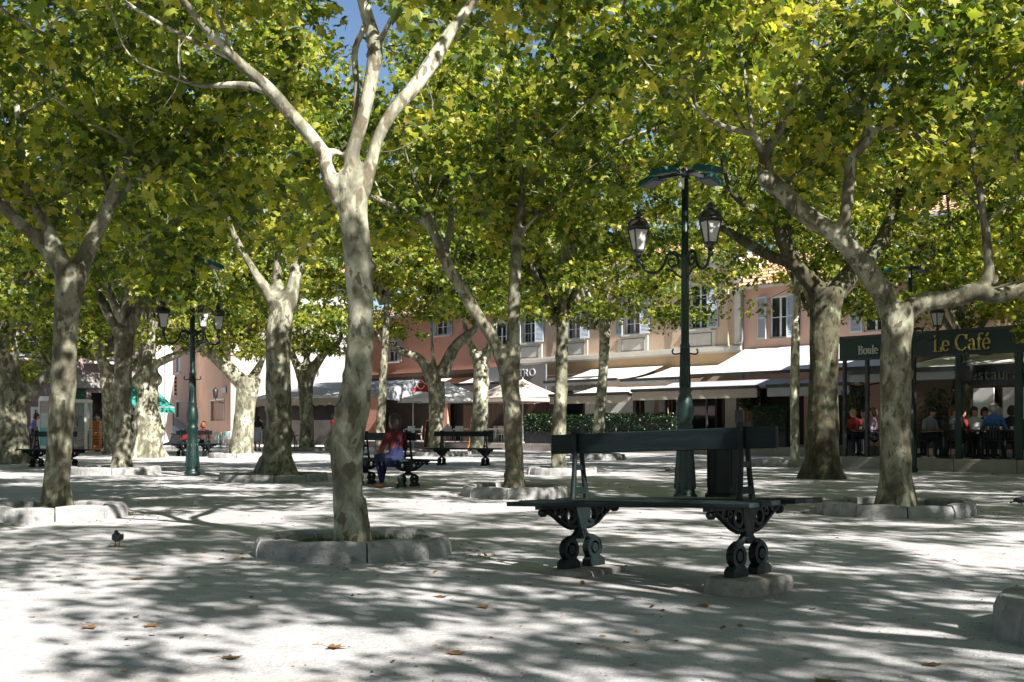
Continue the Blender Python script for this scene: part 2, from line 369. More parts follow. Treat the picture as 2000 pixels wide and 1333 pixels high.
# ------------------------------------------------------------------ the ground
def ground_material():
    m, t, N, L = _nt('pale_gravel'); b = N['Principled BSDF']; b.inputs['Roughness'].default_value = .95; b.inputs['Specular IOR Level'].default_value = .15
    g = N.new('ShaderNodeNewGeometry')
    def nz(sc, det=5, st=None):
        n = N.new('ShaderNodeTexNoise'); n.inputs['Scale'].default_value = sc; n.inputs['Detail'].default_value = det; n.inputs['Roughness'].default_value = .62
        if st:
            mp = N.new('ShaderNodeMapping'); mp.inputs['Scale'].default_value = st; L.new(g.outputs['Position'], mp.inputs[0]); L.new(mp.outputs[0], n.inputs[0])
        else: L.new(g.outputs['Position'], n.inputs[0])
        return n
    r1 = _ramp(N, [(.3, (.42, .402, .402)), (.55, (.485, .466, .466)), (.75, (.525, .50, .497))]); L.new(nz(.45, 5).outputs[0], r1.inputs[0])
    r2 = _ramp(N, [(.30, .70), (.5, 1.0), (.70, 1.12)]); L.new(nz(95, 4).outputs[0], r2.inputs[0])
    mu = N.new('ShaderNodeMix'); mu.data_type = 'RGBA'; mu.blend_type = 'MULTIPLY'; mu.inputs[0].default_value = 1; L.new(r1.outputs[0], mu.inputs[6]); L.new(r2.outputs[0], mu.inputs[7])
    # grit: scattered dark and light pebbles
    v = N.new('ShaderNodeTexVoronoi'); v.inputs['Scale'].default_value = 30; L.new(g.outputs['Position'], v.inputs['Vector'])
    lt = N.new('ShaderNodeMath'); lt.operation = 'LESS_THAN'; lt.inputs[1].default_value = .2; L.new(v.outputs['Distance'], lt.inputs[0])
    sp = N.new('ShaderNodeSeparateColor'); L.new(v.outputs['Color'], sp.inputs[0])
    gt = N.new('ShaderNodeMath'); gt.operation = 'GREATER_THAN'; gt.inputs[1].default_value = .62; L.new(sp.outputs[0], gt.inputs[0])
    am = N.new('ShaderNodeMath'); am.operation = 'MULTIPLY'; L.new(lt.outputs[0], am.inputs[0]); L.new(gt.outputs[0], am.inputs[1])
    pr = _ramp(N, [(0, (.22, .20, .18)), (.6, (.36, .33, .30)), (1, (.7, .68, .64))]); L.new(sp.outputs[1], pr.inputs[0])
    m2 = N.new('ShaderNodeMix'); m2.data_type = 'RGBA'; L.new(am.outputs[0], m2.inputs[0]); L.new(mu.outputs[2], m2.inputs[6]); L.new(pr.outputs[0], m2.inputs[7])
    # scuffs and dusty trodden patches
    r6 = _ramp(N, [(.36, .84), (.5, 1.0), (.66, 1.05)]); L.new(nz(2.6, 7).outputs[0], r6.inputs[0])
    m6 = N.new('ShaderNodeMix'); m6.data_type = 'RGBA'; m6.blend_type = 'MULTIPLY'; m6.inputs[0].default_value = 1; L.new(m2.outputs[2], m6.inputs[6]); L.new(r6.outputs[0], m6.inputs[7]); m2 = m6
    # sandy brown drifts
    r5 = _ramp(N, [(.60, 0.0), (.72, .55)]); L.new(nz(.8, 4, (.5, 1.6, 1)).outputs[0], r5.inputs[0])
    m3 = N.new('ShaderNodeMix'); m3.data_type = 'RGBA'; L.new(r5.outputs[0], m3.inputs[0]); L.new(m2.outputs[2], m3.inputs[6]); m3.inputs[7].default_value = (.43, .34, .25, 1)
    # bare earth scuffed out round the feet of the near bench
    last = m3.outputs[2]
    for (cx, cy, ra) in ((.50, 8.72, .55), (1.45, 7.85, .62), (.95, 8.2, .45)):
        d = N.new('ShaderNodeVectorMath'); d.operation = 'DISTANCE'; L.new(g.outputs['Position'], d.inputs[0]); d.inputs[1].default_value = (cx, cy, 0)
        nn = N.new('ShaderNodeMath'); nn.operation = 'MULTIPLY_ADD'; nn.inputs[1].default_value = .9; L.new(nz(3.2, 5).outputs[0], nn.inputs[0]); L.new(d.outputs['Value'], nn.inputs[2])
        rr = _ramp(N, [(ra * .75, .75), (min(.999, ra * 1.15 + .25), 0.0)]); L.new(nn.outputs[0], rr.inputs[0])
        mm = N.new('ShaderNodeMix'); mm.data_type = 'RGBA'; L.new(rr.outputs[0], mm.inputs[0]); L.new(last, mm.inputs[6]); mm.inputs[7].default_value = (.25, .21, .175, 1); last = mm.outputs[2]
    L.new(last, b.inputs['Base Color'])
    ad = N.new('ShaderNodeMath'); ad.operation = 'MULTIPLY_ADD'; ad.inputs[1].default_value = .5; L.new(nz(140, 3).outputs[0], ad.inputs[0]); L.new(nz(22, 6).outputs[0], ad.inputs[2])
    bp = N.new('ShaderNodeBump'); bp.inputs['Strength'].default_value = .85; bp.inputs['Distance'].default_value = .018; L.new(ad.outputs[0], bp.inputs['Height']); L.new(bp.outputs[0], b.inputs['Normal'])
    return m
def gz(x, y):
    k = max(0.0, min(1.0, (60 - y) / 20.0))
    return k * (.020 * mnoise.noise(Vector((x * .45, y * .45, 1.7))) + .008 * mnoise.noise(Vector((x * 1.7, y * 1.7, 4.1))) - .012)
def make_ground():
    xs = np.concatenate([[-700, -300, -120, -60, -35, -24], np.arange(-18, 18.01, .3), [24, 35, 60, 120, 300, 700]])
    ys = np.concatenate([[-300, -100, -40, -15, -4], np.arange(2, 34, .3), [36, 40, 46, 55, 70, 100, 160, 300, 900]])
    vs = [(x, y, gz(x, y)) for y in ys for x in xs]; nx = len(xs)
    fs = [(j * nx + i, j * nx + i + 1, (j + 1) * nx + i + 1, (j + 1) * nx + i) for j in range(len(ys) - 1) for i in range(nx - 1)]
    m = MB(); m.add(vs, fs, True); o = m.build('ground', ground_material()); tag(o, 'pale gravel ground of the shaded square', kind='structure')
make_ground()

# ------------------------------------------------------------------ leaves
HALF = [(0, 0, 0), (.16, -.10, 0), (.50, .06, 0), (.31, .25, 0), (.56, .50, 0), (.24, .54, 0), (0, 1.0, 0)]   # half outline of a lobed plane leaf
LEAF_V = np.array(HALF + [(-x, y, 0) for (x, y, _) in HALF[1:6]], float)
LEAF_V[:, 1] -= .05
LEAF_V[:, 2] = -.28 * np.abs(LEAF_V[:, 0]) ** 1.3 - .22 * np.clip(LEAF_V[:, 1] - .2, 0, 2) ** 2 
LEAF_F = [[0, 1, 2, 3, 4, 5, 6], [6, 11, 10, 9, 8, 7, 0]]
QUAD_V = np.array([(0, 0, 0), (.5, .42, -.1), (.28, .62, -.06), (0, 1.0, -.2), (-.28, .62, -.06), (-.5, .42, -.1)], float)
QUAD_F = [[0, 1, 2, 3], [3, 4, 5, 0]]
def leaves_mesh(name, pos, size, rng, mat, simple=False, up=.42):
    n = len(pos); LV, LF = (QUAD_V, QUAD_F) if simple else (LEAF_V, LEAF_F)
    nrm = rng.normal(0, 1, (n, 3)); nrm[:, 2] = np.abs(nrm[:, 2]) * .8 + up; nrm /= np.linalg.norm(nrm, axis=1)[:, None]
    t = rng.normal(0, 1, (n, 3)); t[:, 2] -= .5; t -= nrm * np.sum(t * nrm, 1)[:, None]; t /= np.linalg.norm(t, axis=1)[:, None]
    b = np.cross(t, nrm)
    s = (size * rng.uniform(.62, 1.25, n))[:, None, None]
    wd = rng.uniform(.7, 1.15, n)[:, None, None]; sk = rng.normal(0, .18, n)[:, None, None]
    co = pos[:, None, :] + s * ((LV[None, :, 0:1] * wd + LV[None, :, 1:2] ** 2 * sk) * b[:, None, :] + LV[None, :, 1:2] * t[:, None, :] + LV[None, :, 2:3] * nrm[:, None, :] * rng.uniform(.2, 2.8, n)[:, None, None])
    nv = len(LV); lens = [len(f) for f in LF]; flat = np.concatenate([np.array(f) for f in LF]); per = len(flat)
    me = bpy.data.meshes.new(name)
    me.vertices.add(n * nv); me.vertices.foreach_set('co', co.reshape(-1).astype(np.float32))
    me.loops.add(n * per); me.loops.foreach_set('vertex_index', (np.arange(n)[:, None] * nv + flat[None, :]).reshape(-1).astype(np.int32))
    st = np.concatenate([[0], np.cumsum(lens)[:-1]])
    me.polygons.add(n * len(LF)); me.polygons.foreach_set('loop_start', (np.arange(n)[:, None] * per + st[None, :]).reshape(-1).astype(np.int32))
    me.materials.append(mat); me.update(calc_edges=True); return me

def cluster_points(rng, centres, per, rad, flat=.55):
    out = []
    for c in centres:
        k = max(3, int(per * rng.uniform(.6, 1.4))); r = rad * rng.uniform(.7, 1.35)
        q = rng.normal(0, 1, (k, 3)); q /= np.maximum(np.linalg.norm(q, axis=1), 1e-6)[:, None]
        q *= (rng.uniform(0, 1, (k, 1)) ** .45) * r; q[:, 2] *= flat
        out.append(np.asarray(c)[None, :] + q)
    return np.concatenate(out)
def crown_centres(rng, n, c, rad, zmin=None, inner=.45):
    """cluster centres gathered into flattened leafy boughs, boughs set through an uneven dome with gaps between them"""
    ph = rng.uniform(0, 6.28, 6); out = []
    def one():
        while True:
            d = rng.normal(0, 1, 3); d /= np.linalg.norm(d)
            lump = 1 + .16 * math.sin(3 * math.atan2(d[1], d[0]) + ph[0]) + .12 * math.sin(5 * math.atan2(d[1], d[0]) + ph[1] + 2 * d[2])
            r = (inner + (1 - inner) * rng.uniform(0, 1) ** .7) * lump; p = np.array(c) + d * r * np.array(rad)
            if zmin is None or p[2] > zmin + .5 * math.sin(p[0] * 1.3 + ph[2]): return p
    boughs = []
    for _ in range(max(6, n // 7)):      # spread the boughs out: best of five candidates
        cand = [one() for _ in range(5)]
        if boughs: B = np.array(boughs); cand.sort(key=lambda q: -float(np.min(np.sum(((B - q) * np.array([1, 1, 1.6])) ** 2, 1))))
        boughs.append(cand[0])
    while len(out) < n:
        b = boughs[rng.integers(len(boughs))]; q = rng.normal(0, 1, 3) * np.array([.62, .62, .24]); q[2] -= .16 * (q[0] ** 2 + q[1] ** 2)
        p = b + q
        if zmin is not None and p[2] < zmin - .35: continue
        out.append(p)
    return out

def grow(m, rng, nodes, centres, rmin=.0045, rmax=.05, n=5, step=.3):
    """join every leaf cluster to the nearest point already reached, so twigs fork as they do on a tree"""
    nodes = [np.asarray(q, float)[:3] for q in nodes]; n0 = len(nodes); par = [-1] * n0
    C = [np.asarray(c, float) for c in centres]; A = np.array(nodes); order = sorted(C, key=lambda c: float(np.min(np.sum((A - c) ** 2, 1))))
    P = np.zeros((n0 + len(C), 3)); P[:n0] = A; k = n0
    for c in order:
        d = np.linalg.norm(P[:k] - c, axis=1) + .12 * np.arange(k) * 0; j = int(np.argmin(d)); par.append(j); P[k] = c; k += 1
    cnt = np.ones(k)
    for i in range(k - 1, n0 - 1, -1):
        if par[i] >= n0: cnt[par[i]] += cnt[i]
    rad = np.minimum(rmax, rmin + .0042 * np.sqrt(cnt))
    for i in range(n0, k):
        a, b = P[par[i]], P[i]; L = np.linalg.norm(b - a); ra = rad[par[i]] if par[i] >= n0 else rad[i] * 1.3
        mid = (a + b) / 2 + rng.normal(0, .09 * L, 3) + np.array([0, 0, -.06 * L])
        m.tube(catmull([(*a, min(ra, rad[i] * 1.25)), (*mid, rad[i] * 1.05), (*b, rad[i] * .75)], step), n, cap=False)
def twig_mesh(name, rng, centres, hub_z, mat):
    m = MB(); nodes = []
    for k in range(5):
        a = k * 1.257 + rng.uniform(-.3, .3); P = catmull([(0, 0, hub_z - .6, .09), (math.cos(a) * .8, math.sin(a) * .8, hub_z + 1.0, .07), (math.cos(a) * 1.6, math.sin(a) * 1.6, hub_z + 2.6, .045), (math.cos(a) * 2.0, math.sin(a) * 2.0, hub_z + 4.2, .025)], .3)
        m.tube(P, 7, cap=False); nodes += [tuple(q[:3]) for q in P]
    grow(m, rng, nodes, centres, n=4, step=.5)
    return m.mesh(name, mat)

# ------------------------------------------------------------------ trees
def px_path(rows, d, bx):
    """photo rows (px, py, width_px[, depth offset]) -> metres relative to the tree foot"""
    out = []
    for row in rows:
        dy = row[3] if len(row) > 3 else 0.0
        p = at(row[0], row[1], d + dy); out.append((p.x - bx.x, p.y - bx.y, p.z - bx.z, row[2] / 2 / F * (d + dy)))
    return out
def side_branches(m, rng, limbs, tips, per_m=1.2, length=(.8, 1.9), r=.02, start=.35, ok=lambda p: True):
    for rows in limbs:
        P = catmull(rows, .12); L = len(P); seglen = np.sum(np.linalg.norm(np.diff(P[:, :3], axis=0), axis=1))
        k = int(seglen * per_m) + 1
        for _ in range(k):
            i = int(L * (start + (1 - start) * rng.uniform(0, 1))); i = min(i, L - 1)
            tang = P[min(i + 1, L - 1), :3] - P[max(i - 1, 0), :3]; tang /= max(np.linalg.norm(tang), 1e-6)
            d = rng.normal(0, 1, 3); d[2] = abs(d[2]) * .8; d += tang * .6; d /= np.linalg.norm(d)
            ln = rng.uniform(*length); p0 = P[i, :3]; p1 = p0 + d * ln * .5 + rng.normal(0, .08, 3); p2 = p0 + d * ln + np.array([0, 0, .15 * ln]) + rng.normal(0, .12, 3)
            if not (ok(p2) and ok(p1)): continue
            rr = min(r, P[i, 3] * .6)
            m.tube(catmull([(*p0, rr), (*p1, rr * .7), (*p2, rr * .3)], .15), 6, cap=False)
            tips.append(p2)
            for _ in range(2):
                q = p1 + (p2 - p1) * rng.uniform(0, 1); e = q + rng.normal(0, .3, 3) + d * .25
                m.tube(catmull([(*q, rr * .4), (*((q + e) / 2 + rng.normal(0, .05, 3)), rr * .3), (*e, rr * .15)], .15), 5, cap=False); tips.append(e)
        tips.append(P[-1, :3])

PROTO = {}
def proto(kind):
    """shared crowns for the trees whose own branching the photograph hides"""
    if kind in PROTO: return PROTO[kind]
    k = int(kind[-1]); rng = np.random.default_rng(100 + sum(map(ord, kind)))
    if kind.startswith('full'):
        cs = crown_centres(rng, 300, (0, 0, 0), (4.0, 4.0, 3.0), zmin=-2.7); pts = cluster_points(rng, cs, 64, .52)
        lm = leaves_mesh('leaves', pts, .135, rng, MT['leaf'])
    else:
        cs = crown_centres(rng, 320, (0, 0, 0), (4.2, 4.2, 3.4), zmin=-3.0); pts = cluster_points(rng, cs, 60, .56)
        lm = leaves_mesh('leaves', pts, .165, rng, MT['leaf_yellow'] if k % 2 else MT['leaf'], simple=True)
    tm = twig_mesh('twigs', rng, cs, -2.6, MT['bark'])
    PROTO[kind] = (lm, tm); return PROTO[kind]

def tree(label, foot, d, trunk, limbs, bark='bark', voxel=.03, crown=None, own=None, burl=(), seed=1, wob=.12, branch=True, group='plane trees of the square', loc=None):
    """crown: (prototype, centre dx, dy, z, scale[, scale_z]) ; own: dict for a crown grown on this tree's own branches"""
    base = loc if loc is not None else Vector(((foot - 1000) / F * d, d, 0))
    root = empty('plane_tree', base, 0, label, 'tree', group); rng = np.random.default_rng(seed)
    if loc is None: T = px_path(trunk, d, base); LB = [[(x, y, z, r * .87) for (x, y, z, r) in px_path(l, d, base)] for l in limbs]
    else: T = trunk; LB = limbs
    T = [(T[0][0], T[0][1], -.15, T[0][3] * 1.12)] + T[0:1] + T[1:]
    m = MB(); n = 18 if d < 22 else 12
    m.tube(catmull(T, .10 if d < 22 else .25), n, wob=wob, seed=seed * 3.1)
    # root flare
    r0 = T[1][3]
    for k in range(5):
        a = k * 1.257 + seed; m.tube([(T[1][0] + math.cos(a) * r0 * .55, T[1][1] + math.sin(a) * r0 * .55, .45, r0 * .32), (T[1][0] + math.cos(a) * r0 * .85, T[1][1] + math.sin(a) * r0 * .85, .12, r0 * .36), (T[1][0] + math.cos(a) * r0 * 1.1, T[1][1] + math.sin(a) * r0 * 1.1, -.1, r0 * .34)], 8)
    for l in LB: m.tube(catmull(l, .10 if d < 22 else .25), 12 if d < 22 else 9, wob=wob, seed=seed * 5.3)
    for (bpx, bpy_, br) in burl:
        p = at(bpx, bpy_, d) - base; m.ball((p.x, p.y, p.z), br, 6)
    P = catmull(T, .2)
    for _ in range(int(9 if d < 30 else 4)):
        i = rng.integers(2, len(P) - 1); a = rng.uniform(0, 6.28); r = P[i, 3]
        m.ball((P[i, 0] + math.cos(a) * r * .8, P[i, 1] + math.sin(a) * r * .8, P[i, 2]), r * rng.uniform(.25, .42), 5, (1, 1, 1.3))
    me = m.mesh('trunk', MT[bark])
    if voxel: me = remesh(me, voxel, 2); no_material_index(me)
    link('trunk', me, root)
    if own:
        gaps = [(at(x0, y1, d) - base, at(x1, y0, d) - base) for (x0, x1, y0, y1) in own.get('clear', ())]     # pruned gaps through the crown (open boxes in the tree's own space)
        ok = lambda p: not any(a.x < p[0] < b.x and a.z < p[2] < b.z for a, b in gaps)
        bm_ = MB(); tips = []
        side_branches(bm_, rng, LB, tips, own.get('per_m', 1.3), own.get('length', (.7, 1.8)), own.get('r', .02), own.get('start', .4), ok)
        zc = own['c']; cs = crown_centres(rng, own['n'], zc, own['rad'], own.get('zmin'), own.get('inner', .35))
        cs2 = [c for c in cs if ok(c)]
        tz = own.get('tipz', 3.0); tips = [t for t in tips if t[2] > tz]
        grow(bm_, rng, [q[:3] for l in LB for q in catmull(l, .25)] + [t for t in tips], cs2)
        bm_.build('branches', MT[bark], root)['kind'] = 'stuff'
        pts = cluster_points(rng, cs2, own.get('per', 62), own.get('cr', .5))
        if tips: pts = np.concatenate([pts, cluster_points(rng, tips, own.get('tip_per', 26), .38)])
        keep = np.ones(len(pts), bool)
        for a, b in gaps: keep &= ~((pts[:, 0] > a.x) & (pts[:, 0] < b.x) & (pts[:, 2] > a.z) & (pts[:, 2] < b.z))
        o = link('crown', leaves_mesh('leaves', pts[keep], own.get('size', .132), rng, MT[own.get('mat', 'leaf')]), root); o['kind'] = 'stuff'
    if crown:
        for c in (crown if isinstance(crown, list) else [crown]):
            lm, tm = proto(c[0]); sc = c[4]; sz = c[5] if len(c) > 5 else sc
            for nm, me in (('crown', lm), ('twigs', tm)):
                o = link(nm, me, root, (c[1], c[2], c[3]), rng.uniform(0, 6.28)); o.scale = (sc, sc, sz)
                if nm == 'crown': o['kind'] = 'stuff'; rzz = o.rotation_euler.z
                else: o.rotation_euler.z = rzz; o['kind'] = 'stuff'
    return root

def kerb_ring(label, foot, d, rad, n=9, h=.15, thick=.2, seed=1, grass=False, ry=1.0, loc=None):
    rg = random.Random(seed); base = loc or Vector(((foot - 1000) / F * d, d, 0))
    root = empty('kerb_ring', base, 0, label, 'kerb', 'stone kerb rings round the trees')
    a0 = rg.uniform(0, 6.28)
    for k in range(n):
        a1 = a0 + 2 * math.pi * k / n + .004 ; a2 = a0 + 2 * math.pi * (k + 1) / n - .012
        hh = h * rg.uniform(.9, 1.08); ro = rad * rg.uniform(.975, 1.025); ri = ro - thick * rg.uniform(.9, 1.1)
        m = MB(); am = (a1 + a2) / 2; seg = 3; vs = []
        prof = [(ro + .015, -.1), (ro + .012, hh * .35), (ro, hh * .8), (ro - .022, hh), (ri + .02, hh + rg.uniform(-.008, .008)), (ri, hh * .85), (ri - .01, -.1)]
        for i in range(seg + 1):
            a = a1 + (a2 - a1) * i / seg; bul = 1 - .028 * (1 - abs(2 * i / seg - 1))   # nearly straight faced stones
            e = .012 if i in (0, seg) else 0
            for (r, z) in prof:
                zz = z - (e if z > hh * .5 else 0); rr = r * bul - (e if r > (ro + ri) / 2 else -e)
                q = mnoise.noise(Vector((a * 5 + seed * 9, r * 7, z * 11))) * .012
                vs.append(((rr + q) * math.cos(a), (rr + q) * math.sin(a) * ry, zz + q * .5))
        np_ = len(prof); fs = []
        for i in range(seg):
            for j in range(np_ - 1): fs.append((i * np_ + j, i * np_ + j + 1, (i + 1) * np_ + j + 1, (i + 1) * np_ + j)[::-1])
        fs.append(list(range(np_))); fs.append(list(range(seg * np_, (seg + 1) * np_))[::-1])
        m.add(vs, fs); m.build('kerb_stone', MT['stone'], root)
    m = MB(); vs = [(0, 0, h * .62)]; nn = 24
    for k in range(nn): vs.append((math.cos(2 * math.pi * k / nn) * (rad - thick * .6), math.sin(2 * math.pi * k / nn) * (rad - thick * .6) * ry, h * .42 + rg.uniform(-.01, .01)))
    m.add(vs, [(0, 1 + k, 1 + (k + 1) % nn) for k in range(nn)], True); m.build('soil', MT['soil'], root)
    if grass:
        rng = np.random.default_rng(seed + 50); m = MB()
        for _ in range(grass):
            a = rng.uniform(0, 6.28); q = (rad - thick - .03) * math.sqrt(rng.uniform(.05, 1)); x, y = q * math.cos(a), q * math.sin(a) * ry
            if mnoise.noise(Vector((x * 3, y * 3, seed))) < -.02: continue
            b = rng.uniform(0, 6.28); w = .004; hh = rng.uniform(.025, .085); lx, ly = rng.normal(0, .03, 2)
            m.add([(x - w * math.cos(b), y - w * math.sin(b), h * .42), (x + w * math.cos(b), y + w * math.sin(b), h * .42), (x + lx, y + ly, h * .45 + hh)], [(0, 1, 2)])
        o = m.build('grass', MT['grass'], root); o['kind'] = 'stuff'
    return root

# --- the tree beside the near bench
tree('tall pale plane tree forking into three limbs, in the nearest kerb ring', 688, 10.7,
     [(688, 1050, 66), (681, 985, 58), (680, 930, 60), (678, 872, 68), (690, 800, 68), (703, 700, 54), (704, 600, 50), (698, 500, 54), (691, 430, 54), (686, 370, 66), (688, 335, 50)],
     [[(668, 395, 46), (648, 355, 38), (636, 322, 33), (632, 298, 30), (600, 258, 31, -.05), (560, 213, 30, -.1), (520, 168, 30, -.2), (470, 125, 26, -.3), (425, 80, 20, -.45), (380, 30, 17, -.6), (335, -35, 14, -.8)],
      [(640, 300, 24), (655, 297, 16), (668, 303, 12)],
      [(540, 185, 20, -.15), (490, 168, 19, 0), (440, 166, 15, .1), (390, 168, 12, .2), (330, 150, 8, .3)],
      [(688, 350, 50), (688, 300, 34), (705, 245, 33), (722, 170, 33), (732, 92, 34), (716, 30, 29), (704, -30, 27), (695, -110, 22)],
      [(690, 270, 14, .1), (697, 180, 15, .15), (693, 100, 17, .2), (712, 50, 15, .2), (716, -20, 13, .3)],
      [(738, 90, 16), (755, 55, 13, -.1), (775, 20, 9, -.2)],
      [(705, 375, 46), (722, 328, 33), (738, 272, 31, .1), (765, 222, 32, .2), (810, 170, 33, .3), (850, 112, 33, .4), (882, 60, 26, .5), (930, -5, 22, .6), (985, -80, 17, .8)]],
     bark='bark_pale', voxel=.018, seed=3, wob=.16, burl=[(651, 872, .055), (640, 868, .04), (728, 520, .04), (672, 380, .05)],
     own=dict(c=(0, .3, 7.0), rad=(3.6, 3.4, 2.4), n=240, zmin=4.75, inner=.3, tipz=4.3, start=.55, per_m=.9, clear=[(480, 900, 110, 1100), (590, 770, -220, 400)]))
kerb_ring('ring of grey kerb stones with grass round the tall forked tree', 690, 10.62, .83, 9, .15, .17, 4, grass=2600)
# --- right-hand tree with the long spreading limbs
tree('spreading plane tree with long twisted limbs in front of the cafe sign', 1750, 15.6,
     [(1750, 978, 72), (1750, 930, 62), (1750, 850, 60), (1750, 760, 57), (1750, 680, 57), (1752, 630, 62), (1750, 592, 70)],
     [[(1742, 615, 52), (1716, 560, 48), (1672, 500, 46), (1640, 463, 46), (1582, 425, 42, .1), (1530, 377, 42, .2), (1497, 345, 40, .3), (1497, 300, 27, .3), (1522, 255, 21, .2), (1548, 195, 20, .2), (1572, 120, 17, .2), (1592, 30, 13, .3), (1605, -50, 10, .4)],
      [(1500, 330, 30, .3), (1485, 285, 24, .3), (1468, 262, 18, .2), (1410, 246, 13, .1), (1365, 215, 10), (1340, 150, 7)],
      [(1470, 265, 14, .2), (1464, 215, 12, .3), (1455, 150, 9, .4), (1440, 60, 6, .5)],
      [(1640, 470, 36), (1652, 415, 27, -.1), (1659, 350, 26, -.1), (1664, 310, 23, -.1), (1700, 262, 24, -.2), (1686, 205, 17, -.2), (1702, 165, 13, -.3), (1745, 120, 8, -.4)],
      [(1700, 258, 18, -.2), (1735, 250, 13, -.2), (1800, 268, 10, -.1), (1860, 285, 7)],
      [(1530, 385, 20, .2), (1545, 350, 10, .4), (1600, 300, 9, .7), (1660, 250, 7, 1.0)],
      [(1765, 612, 50), (1802, 592, 44), (1860, 584, 42, -.1), (1905, 570, 40, -.2), (1950, 577, 36, -.3), (2010, 563, 33, -.4), (2085, 548, 28, -.6), (2180, 500, 20, -.8)],
      [(1905, 572, 30, -.2), (1930, 540, 26, -.2), (1927, 470, 21, -.1), (1915, 380, 18, -.1), (1900, 300, 16), (1895, 225, 15), (1875, 160, 9, .1), (1850, 80, 6, .2)],
      [(1895, 225, 12), (1930, 190, 9, -.1), (1985, 130, 7, -.2), (2030, 60, 5, -.3)],
      [(1897, 290, 9), (1950, 282, 7, -.2), (2010, 290, 5, -.3)],
      [(1893, 218, 9), (1902, 150, 7, -.1), (1915, 60, 5, -.2)]],
     bark='bark', voxel=.02, seed=5, wob=.14, burl=[(1496, 350, .115), (1936, 545, .09), (1745, 615, .15)],
     own=dict(c=(-.2, 0, 6.3), rad=(4.3, 3.6, 2.7), n=310, zmin=4.0, inner=.3, tipz=3.4, start=.3, per_m=1.2, tip_per=18, clear=[(1180, 1460, 240, 600), (1440, 1760, 330, 600)]))
kerb_ring('ring of kerb stones under the spreading tree by the cafe', 1748, 15.65, .98, 10, .15, .18, 8)
# --- thick tree behind it, shade put into its bark colour
tree('thick plane tree with shade-darkened trunk standing before the cafe posts', 1606, 26.3,
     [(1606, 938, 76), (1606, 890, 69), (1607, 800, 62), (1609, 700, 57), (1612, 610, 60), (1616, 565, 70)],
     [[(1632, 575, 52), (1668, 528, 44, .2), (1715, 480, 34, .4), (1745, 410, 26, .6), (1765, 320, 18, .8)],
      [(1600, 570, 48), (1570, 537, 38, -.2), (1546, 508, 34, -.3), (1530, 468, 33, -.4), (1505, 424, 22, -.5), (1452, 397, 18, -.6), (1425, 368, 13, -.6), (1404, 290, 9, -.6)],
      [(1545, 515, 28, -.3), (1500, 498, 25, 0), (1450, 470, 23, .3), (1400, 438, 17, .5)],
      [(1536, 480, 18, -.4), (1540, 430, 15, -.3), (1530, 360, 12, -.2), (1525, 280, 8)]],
     bark='bark_shaded', voxel=.04, seed=9, own=dict(c=(.3, .3, 7.6), rad=(4.4, 4.2, 3.2), n=340, zmin=3.7, inner=.4, tipz=3.6, cr=.55, size=.135, clear=[(1180, 1440, 280, 900), (1440, 1640, 520, 900)]))
# --- centre tree
tree('slim plane tree leaning its fork to one side, centre of the square', 1005, 19.6,
     [(1005, 945, 40), (1004, 890, 35), (1001, 810, 34), (995, 745, 37), (991, 700, 46)],
     [[(1000, 710, 36), (1003, 650, 29), (1004, 590, 28), (1007, 510, 26), (1012, 440, 20, .2), (1022, 350, 14, .3), (1028, 260, 9, .4)],
      [(986, 712, 36), (962, 660, 28), (932, 616, 27, -.1), (906, 570, 27, -.1), (880, 530, 27, -.2), (858, 480, 24, -.2), (838, 435, 21, -.2), (822, 385, 15, -.3), (800, 330, 9, -.3)],
      [(840, 440, 18, -.2), (800, 420, 17, -.2), (770, 405, 14, -.3), (735, 388, 11, -.4), (690, 365, 7, -.5)],
      [(868, 500, 18, -.2), (880, 440, 16, 0), (882, 380, 13, .2), (872, 290, 8, .4)],
      [(1008, 470, 13, .1), (1040, 430, 10, .2), (1085, 395, 7, .3)]],
     bark='bark', voxel=.024, seed=11, own=dict(c=(.7, .3, 6.6), rad=(3.6, 3.4, 2.5), n=280, zmin=4.4, inner=.35, tipz=3.6, size=.132, clear=[(1200, 1460, 240, 600), (930, 1120, 600, 900), (550, 790, -260, 140)]))
kerb_ring('ring of kerb stones round the slim leaning centre tree', 1008, 19.7, .86, 8, .16, .18, 12)
# --- left tree
tree('grey plane tree with a wide forked head beside the pigeon', 110, 15.0,
     [(109, 985, 58), (111, 930, 51), (117, 860, 50), (121, 780, 48), (126, 700, 46), (131, 620, 48), (137, 560, 56), (143, 515, 66)],
     [[(122, 530, 44), (82, 475, 34), (42, 440, 27, -.1), (0, 396, 24, -.2), (-45, 330, 19, -.3)],
      [(128, 520, 30), (96, 450, 24), (60, 390, 19, .1), (40, 320, 17, .2), (35, 230, 15, .2), (24, 140, 11, .3)],
      [(155, 525, 46), (180, 470, 36), (203, 420, 33), (224, 368, 27), (243, 315, 19, -.2), (256, 280, 13, -.3)],
      [(200, 425, 26), (240, 370, 24, .2), (285, 330, 20, .4), (330, 295, 15, .5), (370, 240, 10, .6)],
      [(215, 395, 14), (198, 330, 11, .3), (200, 260, 8, .4)]],
     bark='bark', voxel=.022, seed=13, own=dict(c=(.3, .4, 6.0), rad=(4.2, 3.6, 2.7), n=310, zmin=3.5, inner=.35, tipz=3.1, cr=.5, clear=[(560, 800, -200, 170)]))
kerb_ring('ring of kerb stones round the grey forked tree near the pigeon', 108, 14.95, .84, 9, .16, .18, 16)
